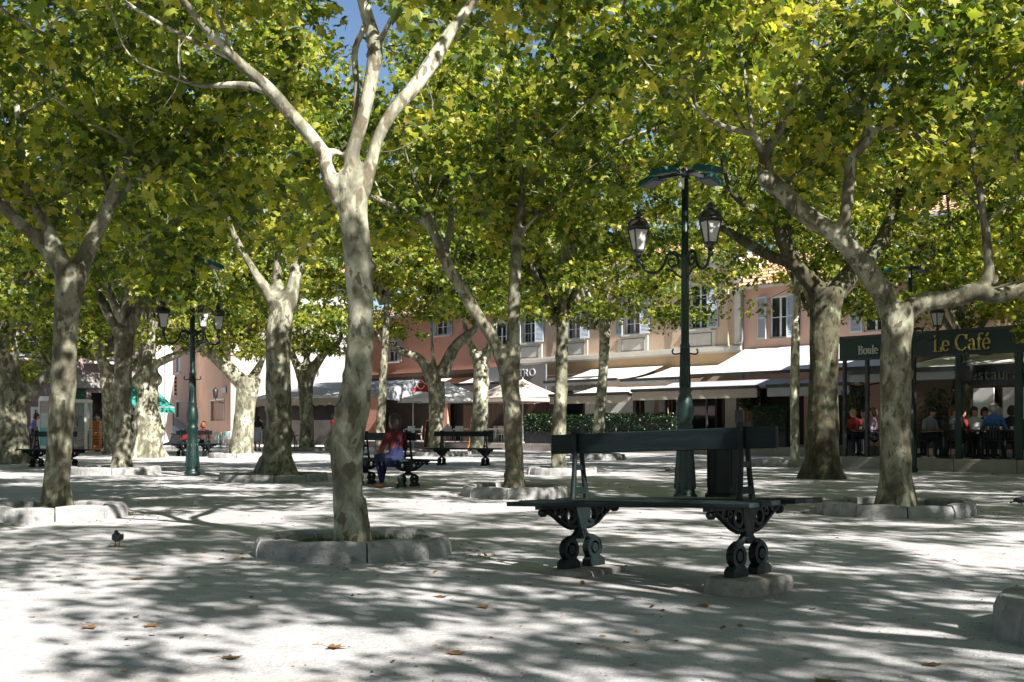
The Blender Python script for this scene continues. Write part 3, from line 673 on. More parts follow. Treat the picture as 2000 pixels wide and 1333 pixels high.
# --- second row
tree('stout plane tree with a flared foot and bleached upper fork', 540, 25.4,
     [(540, 926, 78), (541, 895, 62), (544, 850, 53), (545, 780, 50), (543, 700, 49), (546, 640, 48), (551, 590, 50)],
     [[(540, 600, 34), (516, 560, 25), (490, 520, 18), (465, 475, 15, -.2), (447, 430, 13, -.3), (440, 350, 11, -.4), (430, 250, 7, -.5)],
      [(560, 600, 40), (576, 545, 33), (582, 505, 30, .1), (605, 470, 24, .2), (640, 400, 17, .4), (665, 300, 11, .6)],
      [(548, 590, 30), (540, 540, 22, .2), (545, 490, 17, .3), (545, 400, 12, .4)]],
     bark='bark', voxel=.035, seed=17, own=dict(c=(0, .2, 8.1), rad=(3.9, 3.9, 3.1), n=310, zmin=5.1, inner=.4, tipz=4.6, cr=.55, size=.135, mat='leaf_yellow', clear=[(585, 725, -260, 100)]))
kerb_ring('low kerb ring round the stout flared tree', 535, 25.4, 1.1, 10, .15, .18, 18)
tree('grey forked plane tree behind the left lamp post', 237, 29.5,
     [(237, 908, 40), (238, 850, 36), (240, 760, 34), (242, 680, 36), (243, 640, 42)],
     [[(232, 650, 28), (203, 595, 21), (183, 550, 16, .2), (165, 490, 12, .4), (140, 400, 8, .5)], [(243, 640, 26), (236, 580, 18, .3), (216, 525, 14, .5), (230, 440, 10, .6)],
      [(254, 645, 28), (276, 592, 23), (300, 550, 20, -.2), (316, 500, 15, -.3), (328, 430, 11, -.4), (345, 330, 8, -.4)]],
     bark='bark', voxel=.04, seed=19, crown=('full_a0', 0, 0, 7.1, 1.1))
kerb_ring('kerb ring round the grey forked tree behind the left lamp', 222, 29.4, 1.08, 9, .17, .2, 20)
tree('gnarled plane tree with a swollen burly foot', 290, 46.0,
     [(288, 888, 62), (289, 850, 58), (289, 800, 48), (288, 755, 36), (288, 735, 44), (287, 690, 33), (285, 600, 28), (280, 500, 20)],
     [[(298, 716, 20), (340, 695, 16), (385, 680, 13), (415, 655, 9)], [(285, 610, 20), (310, 560, 15), (330, 490, 10)], [(283, 600, 20), (250, 540, 14), (230, 470, 9)]],
     bark='bark_pale', voxel=.06, wob=.3, seed=23, burl=[(272, 745, .3), (303, 742, .28), (275, 830, .35), (305, 840, .35), (288, 870, .45)], crown=('far_a0', 0, 0, 7.7, 1.05))
tree('broad leaning plane trunk at the far left edge', 22, 38.0,
     [(20, 905, 80), (24, 850, 62), (20, 780, 52), (16, 700, 42), (22, 640, 40), (38, 585, 34), (56, 525, 26), (76, 440, 18)],
     [[(38, 790, 36), (80, 742, 27), (112, 708, 20), (150, 640, 13)], [(20, 650, 24), (-10, 600, 18), (-40, 520, 12)]],
     bark='bark', voxel=.05, seed=29, crown=('full_b1', 0, 0, 7.0, 1.15))
tree('pale crooked plane trunk beside the phone booth', 214, 52.0,
     [(214, 872, 24), (212, 820, 24), (211, 760, 26), (203, 715, 22), (188, 680, 18), (192, 645, 17), (170, 600, 15), (140, 540, 11)],
     [[(195, 690, 14), (215, 650, 10), (225, 590, 7)]], bark='bark_white', voxel=.06, seed=31, crown=('far_b1', 0, 0, 7.7, 1.05))
tree('mottled plane tree with a hooked fork right of the left lamp', 472, 46.0,
     [(470, 893, 50), (474, 850, 43), (480, 790, 40), (486, 738, 48)],
     [[(470, 745, 38), (432, 708, 30), (402, 680, 26), (392, 652, 21), (395, 600, 13)], [(432, 710, 20), (446, 650, 17), (440, 590, 16), (450, 540, 12), (455, 460, 8)], [(494, 740, 26), (508, 712, 16), (518, 690, 9)]],
     bark='bark_pale', voxel=.06, seed=37, crown=('far_c2', 0, 0, 7.4, 1.05))
kerb_ring('far kerb ring round the mottled hooked tree', 470, 45.8, 1.15, 8, .17, .2, 38)
tree('small pollarded plane tree before the grey terrace awning', 599, 60.0,
     [(600, 880, 30), (599, 820, 27), (597, 765, 28), (597, 722, 42)],
     [[(586, 725, 24), (572, 695, 16), (562, 650, 12), (555, 590, 8)], [(597, 725, 18), (600, 685, 13), (603, 640, 8)], [(610, 724, 26), (632, 692, 17), (660, 672, 12), (672, 630, 8)]],
     bark='bark_pale', voxel=.07, seed=41, crown=('far_a0', 0, 0, 7.6, 1.0))
kerb_ring('far kerb ring round the small pollarded tree', 603, 59.5, 1.2, 8, .18, .22, 42)
tree('slender straight plane stem between the tall forked tree and the parasols', 744, 48.0,
     [(741, 862, 19), (745, 800, 18), (750, 700, 15), (755, 620, 14), (760, 550, 12), (768, 470, 10), (772, 390, 8)], [[(760, 560, 8), (785, 500, 6), (800, 440, 4)]],
     bark='bark', voxel=.05, seed=43, crown=('far_b1', 0, 0, 8.9, .95))
tree('plane tree forking low beside the white parasol', 852, 49.0,
     [(852, 872, 34), (853, 810, 31), (852, 745, 36)],
     [[(846, 745, 32), (820, 702, 21), (782, 686, 18), (738, 658, 11), (715, 620, 7)], [(862, 735, 34), (886, 682, 26), (910, 656, 21), (930, 636, 13), (935, 570, 9)], [(852, 740, 16), (845, 690, 9), (842, 620, 6)]],
     bark='bark', voxel=.05, seed=47, crown=('far_c2', 0, 0, 9.2, 1.1))
kerb_ring('far kerb ring behind the middle bench', 858, 48.6, 1.25, 9, .18, .22, 48)
tree('bleached white plane trunk between the two parasols', 938, 56.0,
     [(934, 866, 36), (938, 790, 32), (940, 725, 31), (938, 688, 42)], [[(928, 690, 22), (916, 668, 16), (905, 625, 9)], [(950, 690, 22), (962, 660, 14), (972, 610, 8)]],
     bark='bark_white', voxel=.06, seed=53, crown=('far_a0', 0, 0, 9.7, 1.15))
tree('straight thin plane tree behind the near bench, left of the hedge', 1091, 29.0,
     [(1090, 910, 31), (1091, 850, 30), (1096, 760, 25), (1098, 650, 24), (1100, 560, 20), (1103, 490, 17), (1106, 400, 13)],
     [[(1102, 500, 11), (1130, 475, 8, .2), (1165, 440, 5, .3)], [(1100, 540, 10), (1065, 480, 7), (1040, 400, 5)]],
     bark='bark', voxel=.035, seed=59, crown=('full_b1', 0, 0, 6.6, .98))
kerb_ring('kerb ring round the straight thin tree behind the near bench', 1098, 29.0, .82, 8, .16, .2, 60)
tree('thin pale plane tree with drooping leaves before the hedge', 1169, 43.0,
     [(1168, 896, 27), (1170, 835, 24), (1177, 740, 20), (1180, 680, 20), (1181, 625, 25)],
     [[(1174, 628, 15), (1152, 582, 11), (1130, 530, 7)], [(1188, 626, 16), (1204, 570, 12), (1230, 535, 8)], [(1181, 620, 12), (1182, 560, 10), (1180, 480, 6)]],
     bark='bark_pale', voxel=.045, seed=61, crown=[('full_a0', -.2, 0, 7.9, 1.05), ('full_b1', 3.4, 1.5, 9.3, .8)])
kerb_ring('low kerb of worn stones round the thin tree before the hedge', 1167, 43.0, .95, 7, .2, .22, 62)
tree('thin white young plane stem by the thick shaded tree', 1553, 35.0,
     [(1553, 893, 19), (1552, 800, 18), (1553, 700, 18), (1555, 625, 16), (1557, 575, 14), (1556, 500, 10)], [[(1557, 575, 9), (1580, 540, 7), (1600, 480, 5)]],
     bark='bark_white', voxel=.035, seed=67, crown=('full_b1', .5, 0, 6.9, .85))
kerb_ring('kerb stones beside the thin white stem near the cafe', 1530, 35.2, 1.0, 8, .2, .22, 68)
# --- trees round the photographer and beyond the right edge: the photograph shows their shade and overhanging leaves; further unseen ones added for shade
SIMPLE = {}
def simple_tree(label, x, y, h, sc, kind, seed, zc, bark='bark', d=30):
    """trees whose trunks the picture does not show: two grown ones, then copies of them"""
    r = np.random.default_rng(seed)
    if kind not in SIMPLE:
        tr = [(0, 0, 0, .2), (.05, 0, h * .5, .16), (0, .05, h, .19)]; lim = []
        for k in range(4):
            a = k * 1.57 + r.uniform(-.4, .4); lim.append([(0, 0, h - .15, .13), (math.cos(a) * .7, math.sin(a) * .7, h + .9, .09), (math.cos(a) * 1.6, math.sin(a) * 1.6, h + 2.4, .06), (math.cos(a) * 2.3, math.sin(a) * 2.3, h + 3.8, .03)])
        SIMPLE[kind] = tree(label, 0, d, tr, lim, bark=bark, voxel=.05, seed=seed, crown=(kind, 0, 0, zc, sc), loc=Vector((x, y, 0))); return SIMPLE[kind]
    o = copy_tree(SIMPLE[kind]); o['label'] = label; o.location = (x, y, 0); o.rotation_euler.z = r.uniform(0, 6.28)
    for ch in o.children:
        if not ch.name.startswith('trunk'): ch.location.z = zc; ch.scale = (sc, sc, sc)
    return o
simple_tree('plane tree just right of the photographer shading the near bench', 5.0, 2.2, 3.4, .92, 'full_a0', 71, 7.6)
simple_tree('plane tree behind the photographer shading the left foreground', -1.6, 1.6, 3.4, .75, 'full_b1', 72, 8.0)
simple_tree('plane tree beyond the right edge beside the corner kerb', 11.8, 6.8, 3.3, .95, 'full_b1', 73, 7.4)
simple_tree('plane tree beyond the left edge of the square', -11.5, 7.5, 3.3, .95, 'full_a0', 74, 7.4)
simple_tree('plane tree right of the cafe terrace front', 14.6, 25.0, 3.4, 1.1, 'full_a0', 75, 6.3)
simple_tree('large plane tree shading the cafe terrace', 19.5, 19.5, 3.4, 1.15, 'full_b1', 76, 7.0)
simple_tree('plane tree left of the gnarled burly tree', -17.5, 30.0, 3.3, 1.1, 'full_a0', 77, 7.4)
simple_tree('dense plane tree beside the rose house, beyond the right edge', 17.2, 30.3, 3.6, 1.1, 'full_a0', 78, 6.6)
simple_tree('plane tree far right of the cafe, shading its end', 23.5, 27.5, 3.4, 1.1, 'full_b1', 79, 7.4)
ADDED_TREES = [(12.2, 15.6, 'added plane tree just outside the right edge, level with the spreading tree'), (27, 19, 'outermost added plane tree past the right edge, level with the centre tree'), (20, 5, 'added plane tree past the right edge, level with the nearest bench'), (28, 8, 'outer added plane tree past the right edge, beyond the one by the nearest bench'),  # unseen trees added all round to cut sky light and deepen shade
       (-20, 16, 'added plane tree past the left edge, level with the grey forked tree'), (-19, 2, 'added plane tree past the left edge, level with the photographer'), (-27, 9, 'outer added plane tree past the left edge, level with the nearest bench'), (-27, 24, 'outermost added plane tree past the left edge, level with the stout flared tree'),
       (-18, -10, 'leftmost added plane tree of the row just behind the photographer'), (-9, -9, 'second added plane tree from the left in the row just behind the photographer'), (1, -10, 'middle added plane tree of the row just behind the photographer'), (10, -8, 'fourth added plane tree from the left in the row just behind the photographer'), (19, -6, 'rightmost added plane tree of the row just behind the photographer'),
       (-4, -18, 'leftmost added plane tree of the last row behind the photographer'), (6, -19, 'middle added plane tree of the last row behind the photographer'), (15, -17, 'rightmost added plane tree of the last row behind the photographer')]
for i, (x, y, lb_) in enumerate(ADDED_TREES): simple_tree(lb_, x, y, 3.4, 1.05, ('full_a0', 'full_b1')[i % 2], 90 + i, 7.4)
simple_tree('plane tree before the mauve house, beyond the left edge', -21.5, 46, 3.4, 1.1, 'full_a0', 110, 6.2)
cz = at(1884, 838, 37.0)
simple_tree('dark plane tree rising behind the cafe fascia', cz.x, cz.y, 3.6, 1.0, 'full_b1', 111, 7.2)
cz = at(112, 838, 57.0); simple_tree('added plane tree hidden behind the grey forked tree, shading the mauve house', cz.x, cz.y, 3.5, 1.1, 'full_a0', 112, 7.6)  # unseen tree added to shade the mauve front
cz = at(238, 838, 60.0); simple_tree('added plane tree hidden behind the second forked tree, near the teal awning', cz.x, cz.y, 3.5, 1.05, 'full_b1', 113, 8.0)  # second unseen tree, put in for shade on the same house
# ------------------------------------------------------------------ the row of houses along the far side
P0 = Vector((10.7, 57.7, 0)); ANG = math.atan2(-.768, .64)
EXV = Vector((math.cos(ANG), math.sin(ANG), 0)); EYV = Vector((-math.sin(ANG), math.cos(ANG), 0))
def fw(a, b, z=0.0): return P0 + EXV * a + EYV * b + Vector((0, 0, z))
def fa(px, b):
    k = (px - 1000) / F; q = P0 + EYV * b
    return (k * q.y - q.x) / (EXV.x - k * EXV.y)
def fz(px, py, b):
    y = fw(fa(px, b), b).y; return CAMH + (HZ - py) / F * y

def holed_wall(m, x0, x1, z0, z1, holes, y=0.0, deep=.22):
    """front face with openings and their reveals"""
    xs = sorted({x0, x1} | {h[0] for h in holes} | {h[1] for h in holes}); zs = sorted({z0, z1} | {h[2] for h in holes} | {h[3] for h in holes})
    xs = [x for x in xs if x0 <= x <= x1]; zs = [z for z in zs if z0 <= z <= z1]
    for i in range(len(xs) - 1):
        for j in range(len(zs) - 1):
            cx, cz = (xs[i] + xs[i + 1]) / 2, (zs[j] + zs[j + 1]) / 2
            if any(h[0] < cx < h[1] and h[2] < cz < h[3] for h in holes): continue
            m.add([(xs[i], y, zs[j]), (xs[i + 1], y, zs[j]), (xs[i + 1], y, zs[j + 1]), (xs[i], y, zs[j + 1])], [(0, 1, 2, 3)])
    for (a, b, c, d) in holes:
        e = y + deep
        m.add([(a, y, c), (b, y, c), (b, y, d), (a, y, d), (a, e, c), (b, e, c), (b, e, d), (a, e, d)], [(0, 4, 5, 1), (1, 5, 6, 2), (2, 6, 7, 3), (3, 7, 4, 0)])
def louvre(parent, x, y, z, w, h, mat, rz=0.0):
    m = MB(); t = .035; m.span((-w / 2, 0, 0), (-w / 2 + .06, t, h)); m.span((w / 2 - .06, 0, 0), (w / 2, t, h))
    for q in (0, h * .48, h - .08): m.span((-w / 2 + .06, 0, q), (w / 2 - .06, t, q + .08))
    n = int(h / .075)
    for k in range(n):
        zz = .09 + k * (h - .18) / n; m.box((0, t * .5, zz + .02), (w - .12, .012, .06), rx=-.6)
    o = m.build('shutter', mat, parent, (x, y, z), rz); return o
def window(root, x, z0, z1, w=1.15, shutters='shutter', apron=False, surround=True, sw=.58, rows=4, angle=0.0):
    """window: white frame > panes, shutters"""
    m = MB(); y = .10; h = z1 - z0; f = .07
    m.span((x - w / 2, y, z0), (x - w / 2 + f, y + .06, z1)); m.span((x + w / 2 - f, y, z0), (x + w / 2, y + .06, z1))
    m.span((x - w / 2 + f, y, z0), (x + w / 2 - f, y + .06, z0 + f)); m.span((x - w / 2 + f, y, z1 - f), (x + w / 2 - f, y + .06, z1))
    m.span((x - .05, y - .004, z0 + f), (x + .05, y + .06, z1 - f))
    for k in range(1, rows):
        zz = z0 + h * k / rows
        for s in (-1, 1): m.span((x + s * .05, y + .01, zz - .018), (x + s * (w / 2 - f), y + .05, zz + .018))
    fr = m.build('window', MT['white'], root)
    for s in (-1, 1):
        for k in range(rows):
            za, zb = z0 + h * k / rows, z0 + h * (k + 1) / rows
            q = MB(); q.span((x + s * .05, y + .025, za + .01), (x + s * (w / 2 - f + .005), y + .035, zb - .01)); q.build('pane', MT['glass'], fr)
    if surround:
        q = MB(); q.span((x - w / 2 - .14, -.04, z0 - .1), (x - w / 2 - .002, .05, z1 + .16)); q.span((x + w / 2 + .002, -.04, z0 - .1), (x + w / 2 + .14, .05, z1 + .16)); q.span((x - w / 2 - .002, -.04, z1 + .002), (x + w / 2 + .002, .05, z1 + .16)); q.span((x - w / 2 - .2, -.1, z0 - .1), (x + w / 2 + .2, .06, z0 - .002))
        q.build('surround', MT['offwhite'], fr)
    if shutters:
        for s in (-1, 1): louvre(fr, x + s * (w / 2 + .03 + sw / 2 * math.cos(angle)), -.095 - .5 * sw * math.sin(angle), z0 - .02, sw, h + .04, MT[shutters], s * angle)
    if apron:
        q = MB(); q.span((x - w / 2 - .45, -.035, z0 - .98), (x + w / 2 + .45, .02, z0 - .11))
        ap = q.build('apron_panel', MT['offwhite'], root)
        q = MB(); 
        for (a, b) in (((x - w / 2 - .2, z0 - .85), (x + w / 2 + .2, z0 - .82)), ((x - w / 2 - .2, z0 - .24), (x + w / 2 + .2, z0 - .21)), ((x - w / 2 - .2, z0 - .82), (x - w / 2 - .17, z0 - .24)), ((x + w / 2 + .17, z0 - .82), (x + w / 2 + .2, z0 - .24))):
            q.span((a[0], -.06, a[1]), (b[0], -.03, b[1]))
        q.build('moulding', MT['greypanel'], ap)
    return (x - w / 2, x + w / 2, z0, z1)
def tile_roof(root, x0, x1, ye, ze, yb, zb, mat='tile'):
    """barrel-tile roof slope from the eave (ye, ze) up to (yb, zb); each row of tiles stepped"""
    m = MB(); L = math.hypot(yb - ye, zb - ze); dy, dz = (yb - ye) / L, (zb - ze) / L; rows = max(3, int(L / .4)); cols = max(2, int((x1 - x0) / .22)); seg = 6
    cols = min(cols, 110)
    for r in range(rows):
        s0, s1 = L * r / rows - .05, L * (r + 1) / rows; vs = []
        for (s, lift) in ((s0, .045), (s1, .0)):
            for i in range(cols * seg + 1):
                x = x0 + (x1 - x0) * i / (cols * seg); hgt = .055 * abs(math.sin(math.pi * i / seg)) ** .7 + lift
                vs.append((x, ye + dy * s - dz * hgt, ze + dz * s + dy * hgt))
        n = cols * seg + 1
        m.add(vs, [(i, i + 1, n + i + 1, n + i) for i in range(n - 1)], True)
    o = m.build('roof', MT[mat], root)
    q = MB(); q.span((x0, ye - .02, ze - .12), (x1, ye + .06, ze + .0)); q.span((x0, ye + .06, ze - .05), (x1, .3, ze - .01)); q.build('eave_board', MT['offwhite'], o)
    return o
def house(name, label, a0, a1, b, h, mat, floors=None, depth=9.0, roof_rise=2.0, win=(), doors=(), roof=True, cat='house'):
    root = empty(name, fw(a0, b), ANG, label, cat); w = a1 - a0; holes = []
    for wd in win: holes.append(window(root, **wd))
    for (x0, x1, z0, z1) in doors: holes.append((x0, x1, z0, z1))
    m = MB(); holed_wall(m, 0, w, 0, h, holes)
    m.add([(0, 0, 0), (0, depth, 0), (0, depth, h), (0, 0, h)], [(0, 3, 2, 1)]); m.add([(w, 0, 0), (w, depth, 0), (w, depth, h), (w, 0, h)], [(0, 1, 2, 3)])
    m.add([(0, depth, 0), (w, depth, 0), (w, depth, h), (0, depth, h)], [(0, 3, 2, 1)])
    m.build('wall', MT[mat], root)
    q = MB(); q.span((.1, .6, .05), (w - .1, .68, h - .1)); q.build('dark_backing', MT['dim'], root)  # dark sheet standing for the unlit rooms behind the openings
    if roof: tile_roof(root, -.25, w + .25, -.45, h + .02, depth * .5, h + roof_rise)
    return root
# ---- peach house
A1 = fa(1020, 0)
pw = []
for pxc in (1366, 1237, 1122, 1035):
    pw.append(dict(x=fa(pxc, 0) - A1, z0=5.85, z1=8.0, apron=True, w=1.2, sw=.6, angle=.16))
peach = house('peach_house', 'peach rendered house with pale blue shutters above the striped awnings', A1, 0, 0, 9.2, 'peach', win=pw,
              doors=[(1.0, 4.2, .3, 3.1), (8.2, 10.2, .3, 2.9), (11.0, 13.2, .3, 2.9), (13.8, 16.4, .3, 2.9)])
W = -A1
m = MB(); m.span((0, -.16, 4.72), (W, .05, 4.9)); m.span((0, -.1, 4.62), (W, .05, 4.72)); m.span((0, -.08, 4.9), (W, .05, 4.98)); m.build('string_course', MT['offwhite'], peach)
m = MB(); m.span((0, -.05, 3.95), (W, .04, 4.615)); m.build('ochre_band', MT['ochre'], peach)
m = MB(); m.span((W - .42, -.09, 4.985), (W - .06, .05, 8.75)); m.build('corner_pilaster', MT['offwhite'], peach)
m = MB(); m.span((0, -.28, 8.78), (W, .05, 9.0)); m.span((0, -.18, 8.6), (W, .05, 8.775)); m.build('cornice', MT['offwhite'], peach)
m = MB(); m.path([(W - .75, -.14, 8.5), (W - .75, -.14, 5.15), (W - .68, -.18, 4.98)], .045, 8, .2); m.build('downpipe', MT['ochre'], peach)
m = MB(); m.path([(W + .18, -.16, 7.5), (W + .1, -.16, 7.0), (W + .1, -.16, 5.2), (W + .02, -.2, 5.02), (W - .4, -.22, 4.98)], .05, 8, .2); m.build('downpipe', MT['greypanel'], peach)
# ---- rose house on the right
rose = house('rose_house', 'rose pink house with white shutters and a low tiled roof', .02, 13.1, .05, 7.55, 'rose',
             win=[dict(x=fa(1520, 0), z0=5.15, z1=7.05, w=1.1, surround=False, sw=.62, rows=2, angle=.25), dict(x=fa(1520, 0) + 5.0, z0=5.15, z1=7.05, w=1.1, surround=False, sw=.62, rows=2)],
             doors=[(.8, 3.4, .3, 2.9), (4.2, 6.6, .3, 2.9), (7.6, 11.6, .3, 2.9)], roof_rise=2.6)
# ---- the house over the cafe
cafe_house = house('cafe_house', 'dim house behind the cafe terrace, mostly hidden by leaves', 13.2, 33.0, -8.0, 8.0, 'rose',
                   win=[dict(x=2.5 + 4.4 * k, z0=5.4, z1=7.3, surround=False) for k in range(4)], doors=[(1.0, 5.0, .4, 3.0), (6.0, 10.5, .4, 3.0), (11.5, 17.5, .4, 3.0)])
# ---- salmon house on the left
A0 = fa(690, 0)
sx = lambda p: fa(p, 0) - A0
sal = house('salmon_house', 'salmon pink house with a tiled eave and blue-grey shutters', A0, A1 - .05, 0, 8.2, 'salmon', roof_rise=1.6,
            win=[dict(x=sx(863), z0=6.75, z1=7.75, w=1.2, sw=.45, rows=2), dict(x=sx(768), z0=5.35, z1=6.7, w=1.1, sw=.5, rows=2), dict(x=sx(978), z0=5.6, z1=7.1, w=1.1, sw=.5, rows=2)],
            doors=[(3, 9, .3, 3.2), (10.5, 17, .3, 3.2), (18.5, 24, .3, 3.2)])
WS = A1 - .05 - A0
m = MB(); m.span((0, -.3, 4.3), (WS, .05, 4.55)); m.span((0, -.22, 4.1), (WS, .05, 4.295)); m.build('shop_cornice', MT['darkwood'], sal)

# ------------------------------------------------------------------ terraces
def terrace(label, a0, a1, b0, h, mat='paving', b1=0.0):
    root = empty('terrace', fw(a0, b0), ANG, label, kind='structure'); w = a1 - a0; d = b1 - b0
    m = MB(); m.span((0, .3, -.1), (w, d - .02, h)); m.build('terrace_floor', MT[mat], root)
    n = int(w / 1.6); 
    for k in range(n):
        q = MB(); q.box(((k + .5) * w / n, .15, h / 2 - .04), (w / n - .015, .28, h + .09), bev=.015); q.build('edge_stone', MT['plaster_low'], root)
    return root
terrace('raised paved terrace of the bistro with a low stone edge', A0, 8.4, -6.4, .34)
terrace('raised cafe terrace with a low dark edge', fa(1642, -17.1), 34, -17.1, .30, b1=-8.0)

# ------------------------------------------------------------------ awnings
def awning(label, a0, a1, b0, z0, b1, z1, cloth, drop=.3, bar='darkmetal', vmat=None, arms=True, folds=0.0, group='terrace awnings', posts=(), scallop=False):
    root = empty('awning', fw(a0, b1), ANG, label, 'awning', group); w = a1 - a0; L = b0 - b1
    m = MB(); n = max(2, int(w / .5)); k = 5; vs = []
    for lay in (0, -.012):
        for j in range(k + 1):
            for i in range(n + 1):
                t = j / k; sag = -.10 * math.sin(math.pi * t) - folds * .05 * math.sin(i * 2.1) * math.sin(math.pi * t)
                vs.append((w * i / n, L * t, z1 + (z0 - z1) * t + sag + lay))
    N = (n + 1) * (k + 1); fs = []
    for j in range(k):
        for i in range(n):
            q = (j * (n + 1) + i, j * (n + 1) + i + 1, (j + 1) * (n + 1) + i + 1, (j + 1) * (n + 1) + i); fs.append(q); fs.append(tuple(N + e for e in q[::-1]))
    m.add(vs, fs, True); m.build('canopy', MT[cloth], root)
    m = MB(); m.span((-.05, -.1, z1 - .07), (w + .05, -.005, z1 + .06)); m.build('front_bar', MT[bar], root)
    if drop:
        m = MB(); nn = max(4, int(w / .12)); 
        vs = []
        for i in range(nn + 1):
            x = w * i / nn; y = -.05 + .012 * math.sin(i * 1.1); dd = drop * (1 - (.18 * abs(math.sin(i * math.pi / 4)) if scallop else 0))
            vs += [(x, y, z1 - .072), (x, y + .01 * math.sin(i * .7), z1 - .072 - dd)]
        m.add(vs, [(2 * i, 2 * i + 1, 2 * i + 3, 2 * i + 2) for i in range(nn)], True); m.build('valance', MT[vmat or cloth], root)
    if arms:
        for x in (.15, w - .15):
            m = MB(); m.bar((x, -.04, z1 - .03), (x + (.6 if x < w / 2 else -.6), L * .5, (z0 + z1) / 2 - .28), .05); m.bar((x + (.6 if x < w / 2 else -.6), L * .5, (z0 + z1) / 2 - .28), (x, L, z0 - .25), .05); m.build('arm', MT[bar], root)
    for x in posts:
        m = MB(); m.span((x - .035, .02, .34), (x + .035, .09, z1 - .05)); m.build('post', MT[bar], root)
    return root
awning('large bright white awning under the rose house', .15, 11.5, -.06, 4.72, -3.6, 3.42, 'canvas', drop=0, folds=.3)
awning('white rolled-out awning under the peach house, beside the big one', fa(1215, -3.6), -.25, -.2, 4.05, -3.6, 3.34, 'canvas', drop=.12, vmat='canvas_grey', folds=.8)
awning('white awning left of the peach house awnings, over the bistro sign', fa(1065, -3.4), fa(1205, -3.4), -.2, 4.15, -3.4, 3.42, 'canvas', drop=.14, vmat='canvas_grey', folds=.8)
awning('low grey-blue awning with a dark frame behind the right lamp post', fa(1236, -6.3), fa(1480, -6.3), -3.72, 3.12, -6.3, 2.72, 'canvas_grey', drop=.36, vmat='canvas_beige', posts=(.1, 4.2))
awning('low pale awning left of the dark framed one, over the hedge', fa(1075, -6.3), fa(1228, -6.3), -3.5, 3.05, -6.3, 2.62, 'canvas', drop=.34, vmat='canvas_beige', posts=(.1,))
awning('low grey awning between the thin white stem and the thick shaded tree', fa(1500, -6.3), fa(1660, -6.3), -3.72, 3.1, -6.3, 2.72, 'canvas_grey', drop=.34, vmat='canvas_grey')
awning('white shop awning under the salmon house, left part', fa(722, -2.6), fa(822, -2.6), -.32, 4.08, -2.6, 3.55, 'canvas', drop=.2, vmat='canvas_grey', folds=.6)
awning('white shop awning under the salmon house, right part', fa(880, -2.6), fa(990, -2.6), -.32, 4.25, -2.6, 3.55, 'canvas', drop=.2, vmat='canvas_grey', folds=.6)

# ------------------------------------------------------------------ lettering
def text_mesh(txt, size, depth=.02):
    c = bpy.data.curves.new('t', 'FONT'); c.body = txt; c.size = size; c.extrude = depth; c.align_x = 'CENTER'; c.align_y = 'CENTER'
    o = bpy.data.objects.new('t', c); COL.objects.link(o); dg = bpy.context.evaluated_depsgraph_get(); dg.update()
    me = bpy.data.meshes.new_from_object(o.evaluated_get(dg), depsgraph=dg); bpy.data.objects.remove(o); return me
def sans(parent, txt, size, mat, loc, sx=1.0, name='letter', rot=(R(90), 0, 0)):
    """block capitals: every letter its own piece, laid out about loc"""
    M4 = Matrix.Translation(loc) @ Matrix.Rotation(rot[2], 4, 'Z') @ Matrix.Rotation(rot[1], 4, 'Y') @ Matrix.Rotation(rot[0], 4, 'X') @ Matrix.Diagonal((sx, 1, 1, 1))
    ms = []; x = 0.0
    for ch in txt:
        me = text_mesh(ch, size); me.materials.clear(); me.materials.append(MT[mat]); xs = [v.co.x for v in me.vertices]; w = max(xs) - min(xs); ms.append((me, x - min(xs))); x += w + size * .11
    for me, ox in ms:
        o = link(name, me, parent); o.matrix_local = M4 @ Matrix.Translation((ox - x / 2, 0, 0))
def arc(cx, cy, rx, ry, a0, a1, n=18): return [(cx + rx * math.cos(R(a0 + (a1 - a0) * i / n)), cy + ry * math.sin(R(a0 + (a1 - a0) * i / n))) for i in range(n + 1)]
GLYPH = {   # pen paths in a unit x-height design, (advance, strokes)
    'L': (.95, [[(.25, 0), (.25, 1.5)], [(.05, 1.5), (.48, 1.5)], [(.05, 0), (.9, 0)], [(.88, 0), (.9, .38)]]),
    'e': (.85, [[(.12, .52), (.72, .52)], arc(.42, .5, .32, .5, 2, 320)]),
    'C': (1.35, [arc(.72, .75, .60, .75, 42, 318), [(1.16, 1.05), (1.2, 1.46)]]),
    'a': (.85, [[(.60, .68), (.60, .1), (.74, 0), (.82, .04)], arc(.38, .70, .22, .30, 160, 0), arc(.36, .27, .25, .26, 75, 330)]),
    'f': (.62, [[(.28, 0), (.28, 1.2)], arc(.5, 1.2, .22, .3, 180, 40), [(.08, .95), (.56, .95)], [(.1, 0), (.5, 0)]]),
    'B': (1.05, [[(.25, 0), (.25, 1.5)], [(.06, 1.5), (.5, 1.5)], [(.06, 0), (.5, 0)], arc(.48, 1.14, .34, .36, 90, -90), arc(.48, .39, .42, .39, 90, -90), [(.25, .78), (.5, .78)]]),
    'o': (.92, [arc(.45, .5, .34, .5, 0, 360)]),
    'u': (.95, [[(.2, 1), (.2, .3), (.3, .04), (.48, .02), (.66, .22)], [(.68, 1), (.68, .06), (.86, .02)], [(.06, 1), (.2, 1)], [(.54, 1), (.68, 1)]]),
    'l': (.45, [[(.22, 0), (.22, 1.55)], [(.06, 1.52), (.22, 1.52)], [(.06, 0), (.4, 0)]]), ' ': (.5, [])}
GLYPH['é'] = (GLYPH['e'][0], GLYPH['e'][1] + [[(.40, 1.18), (.62, 1.5)]])
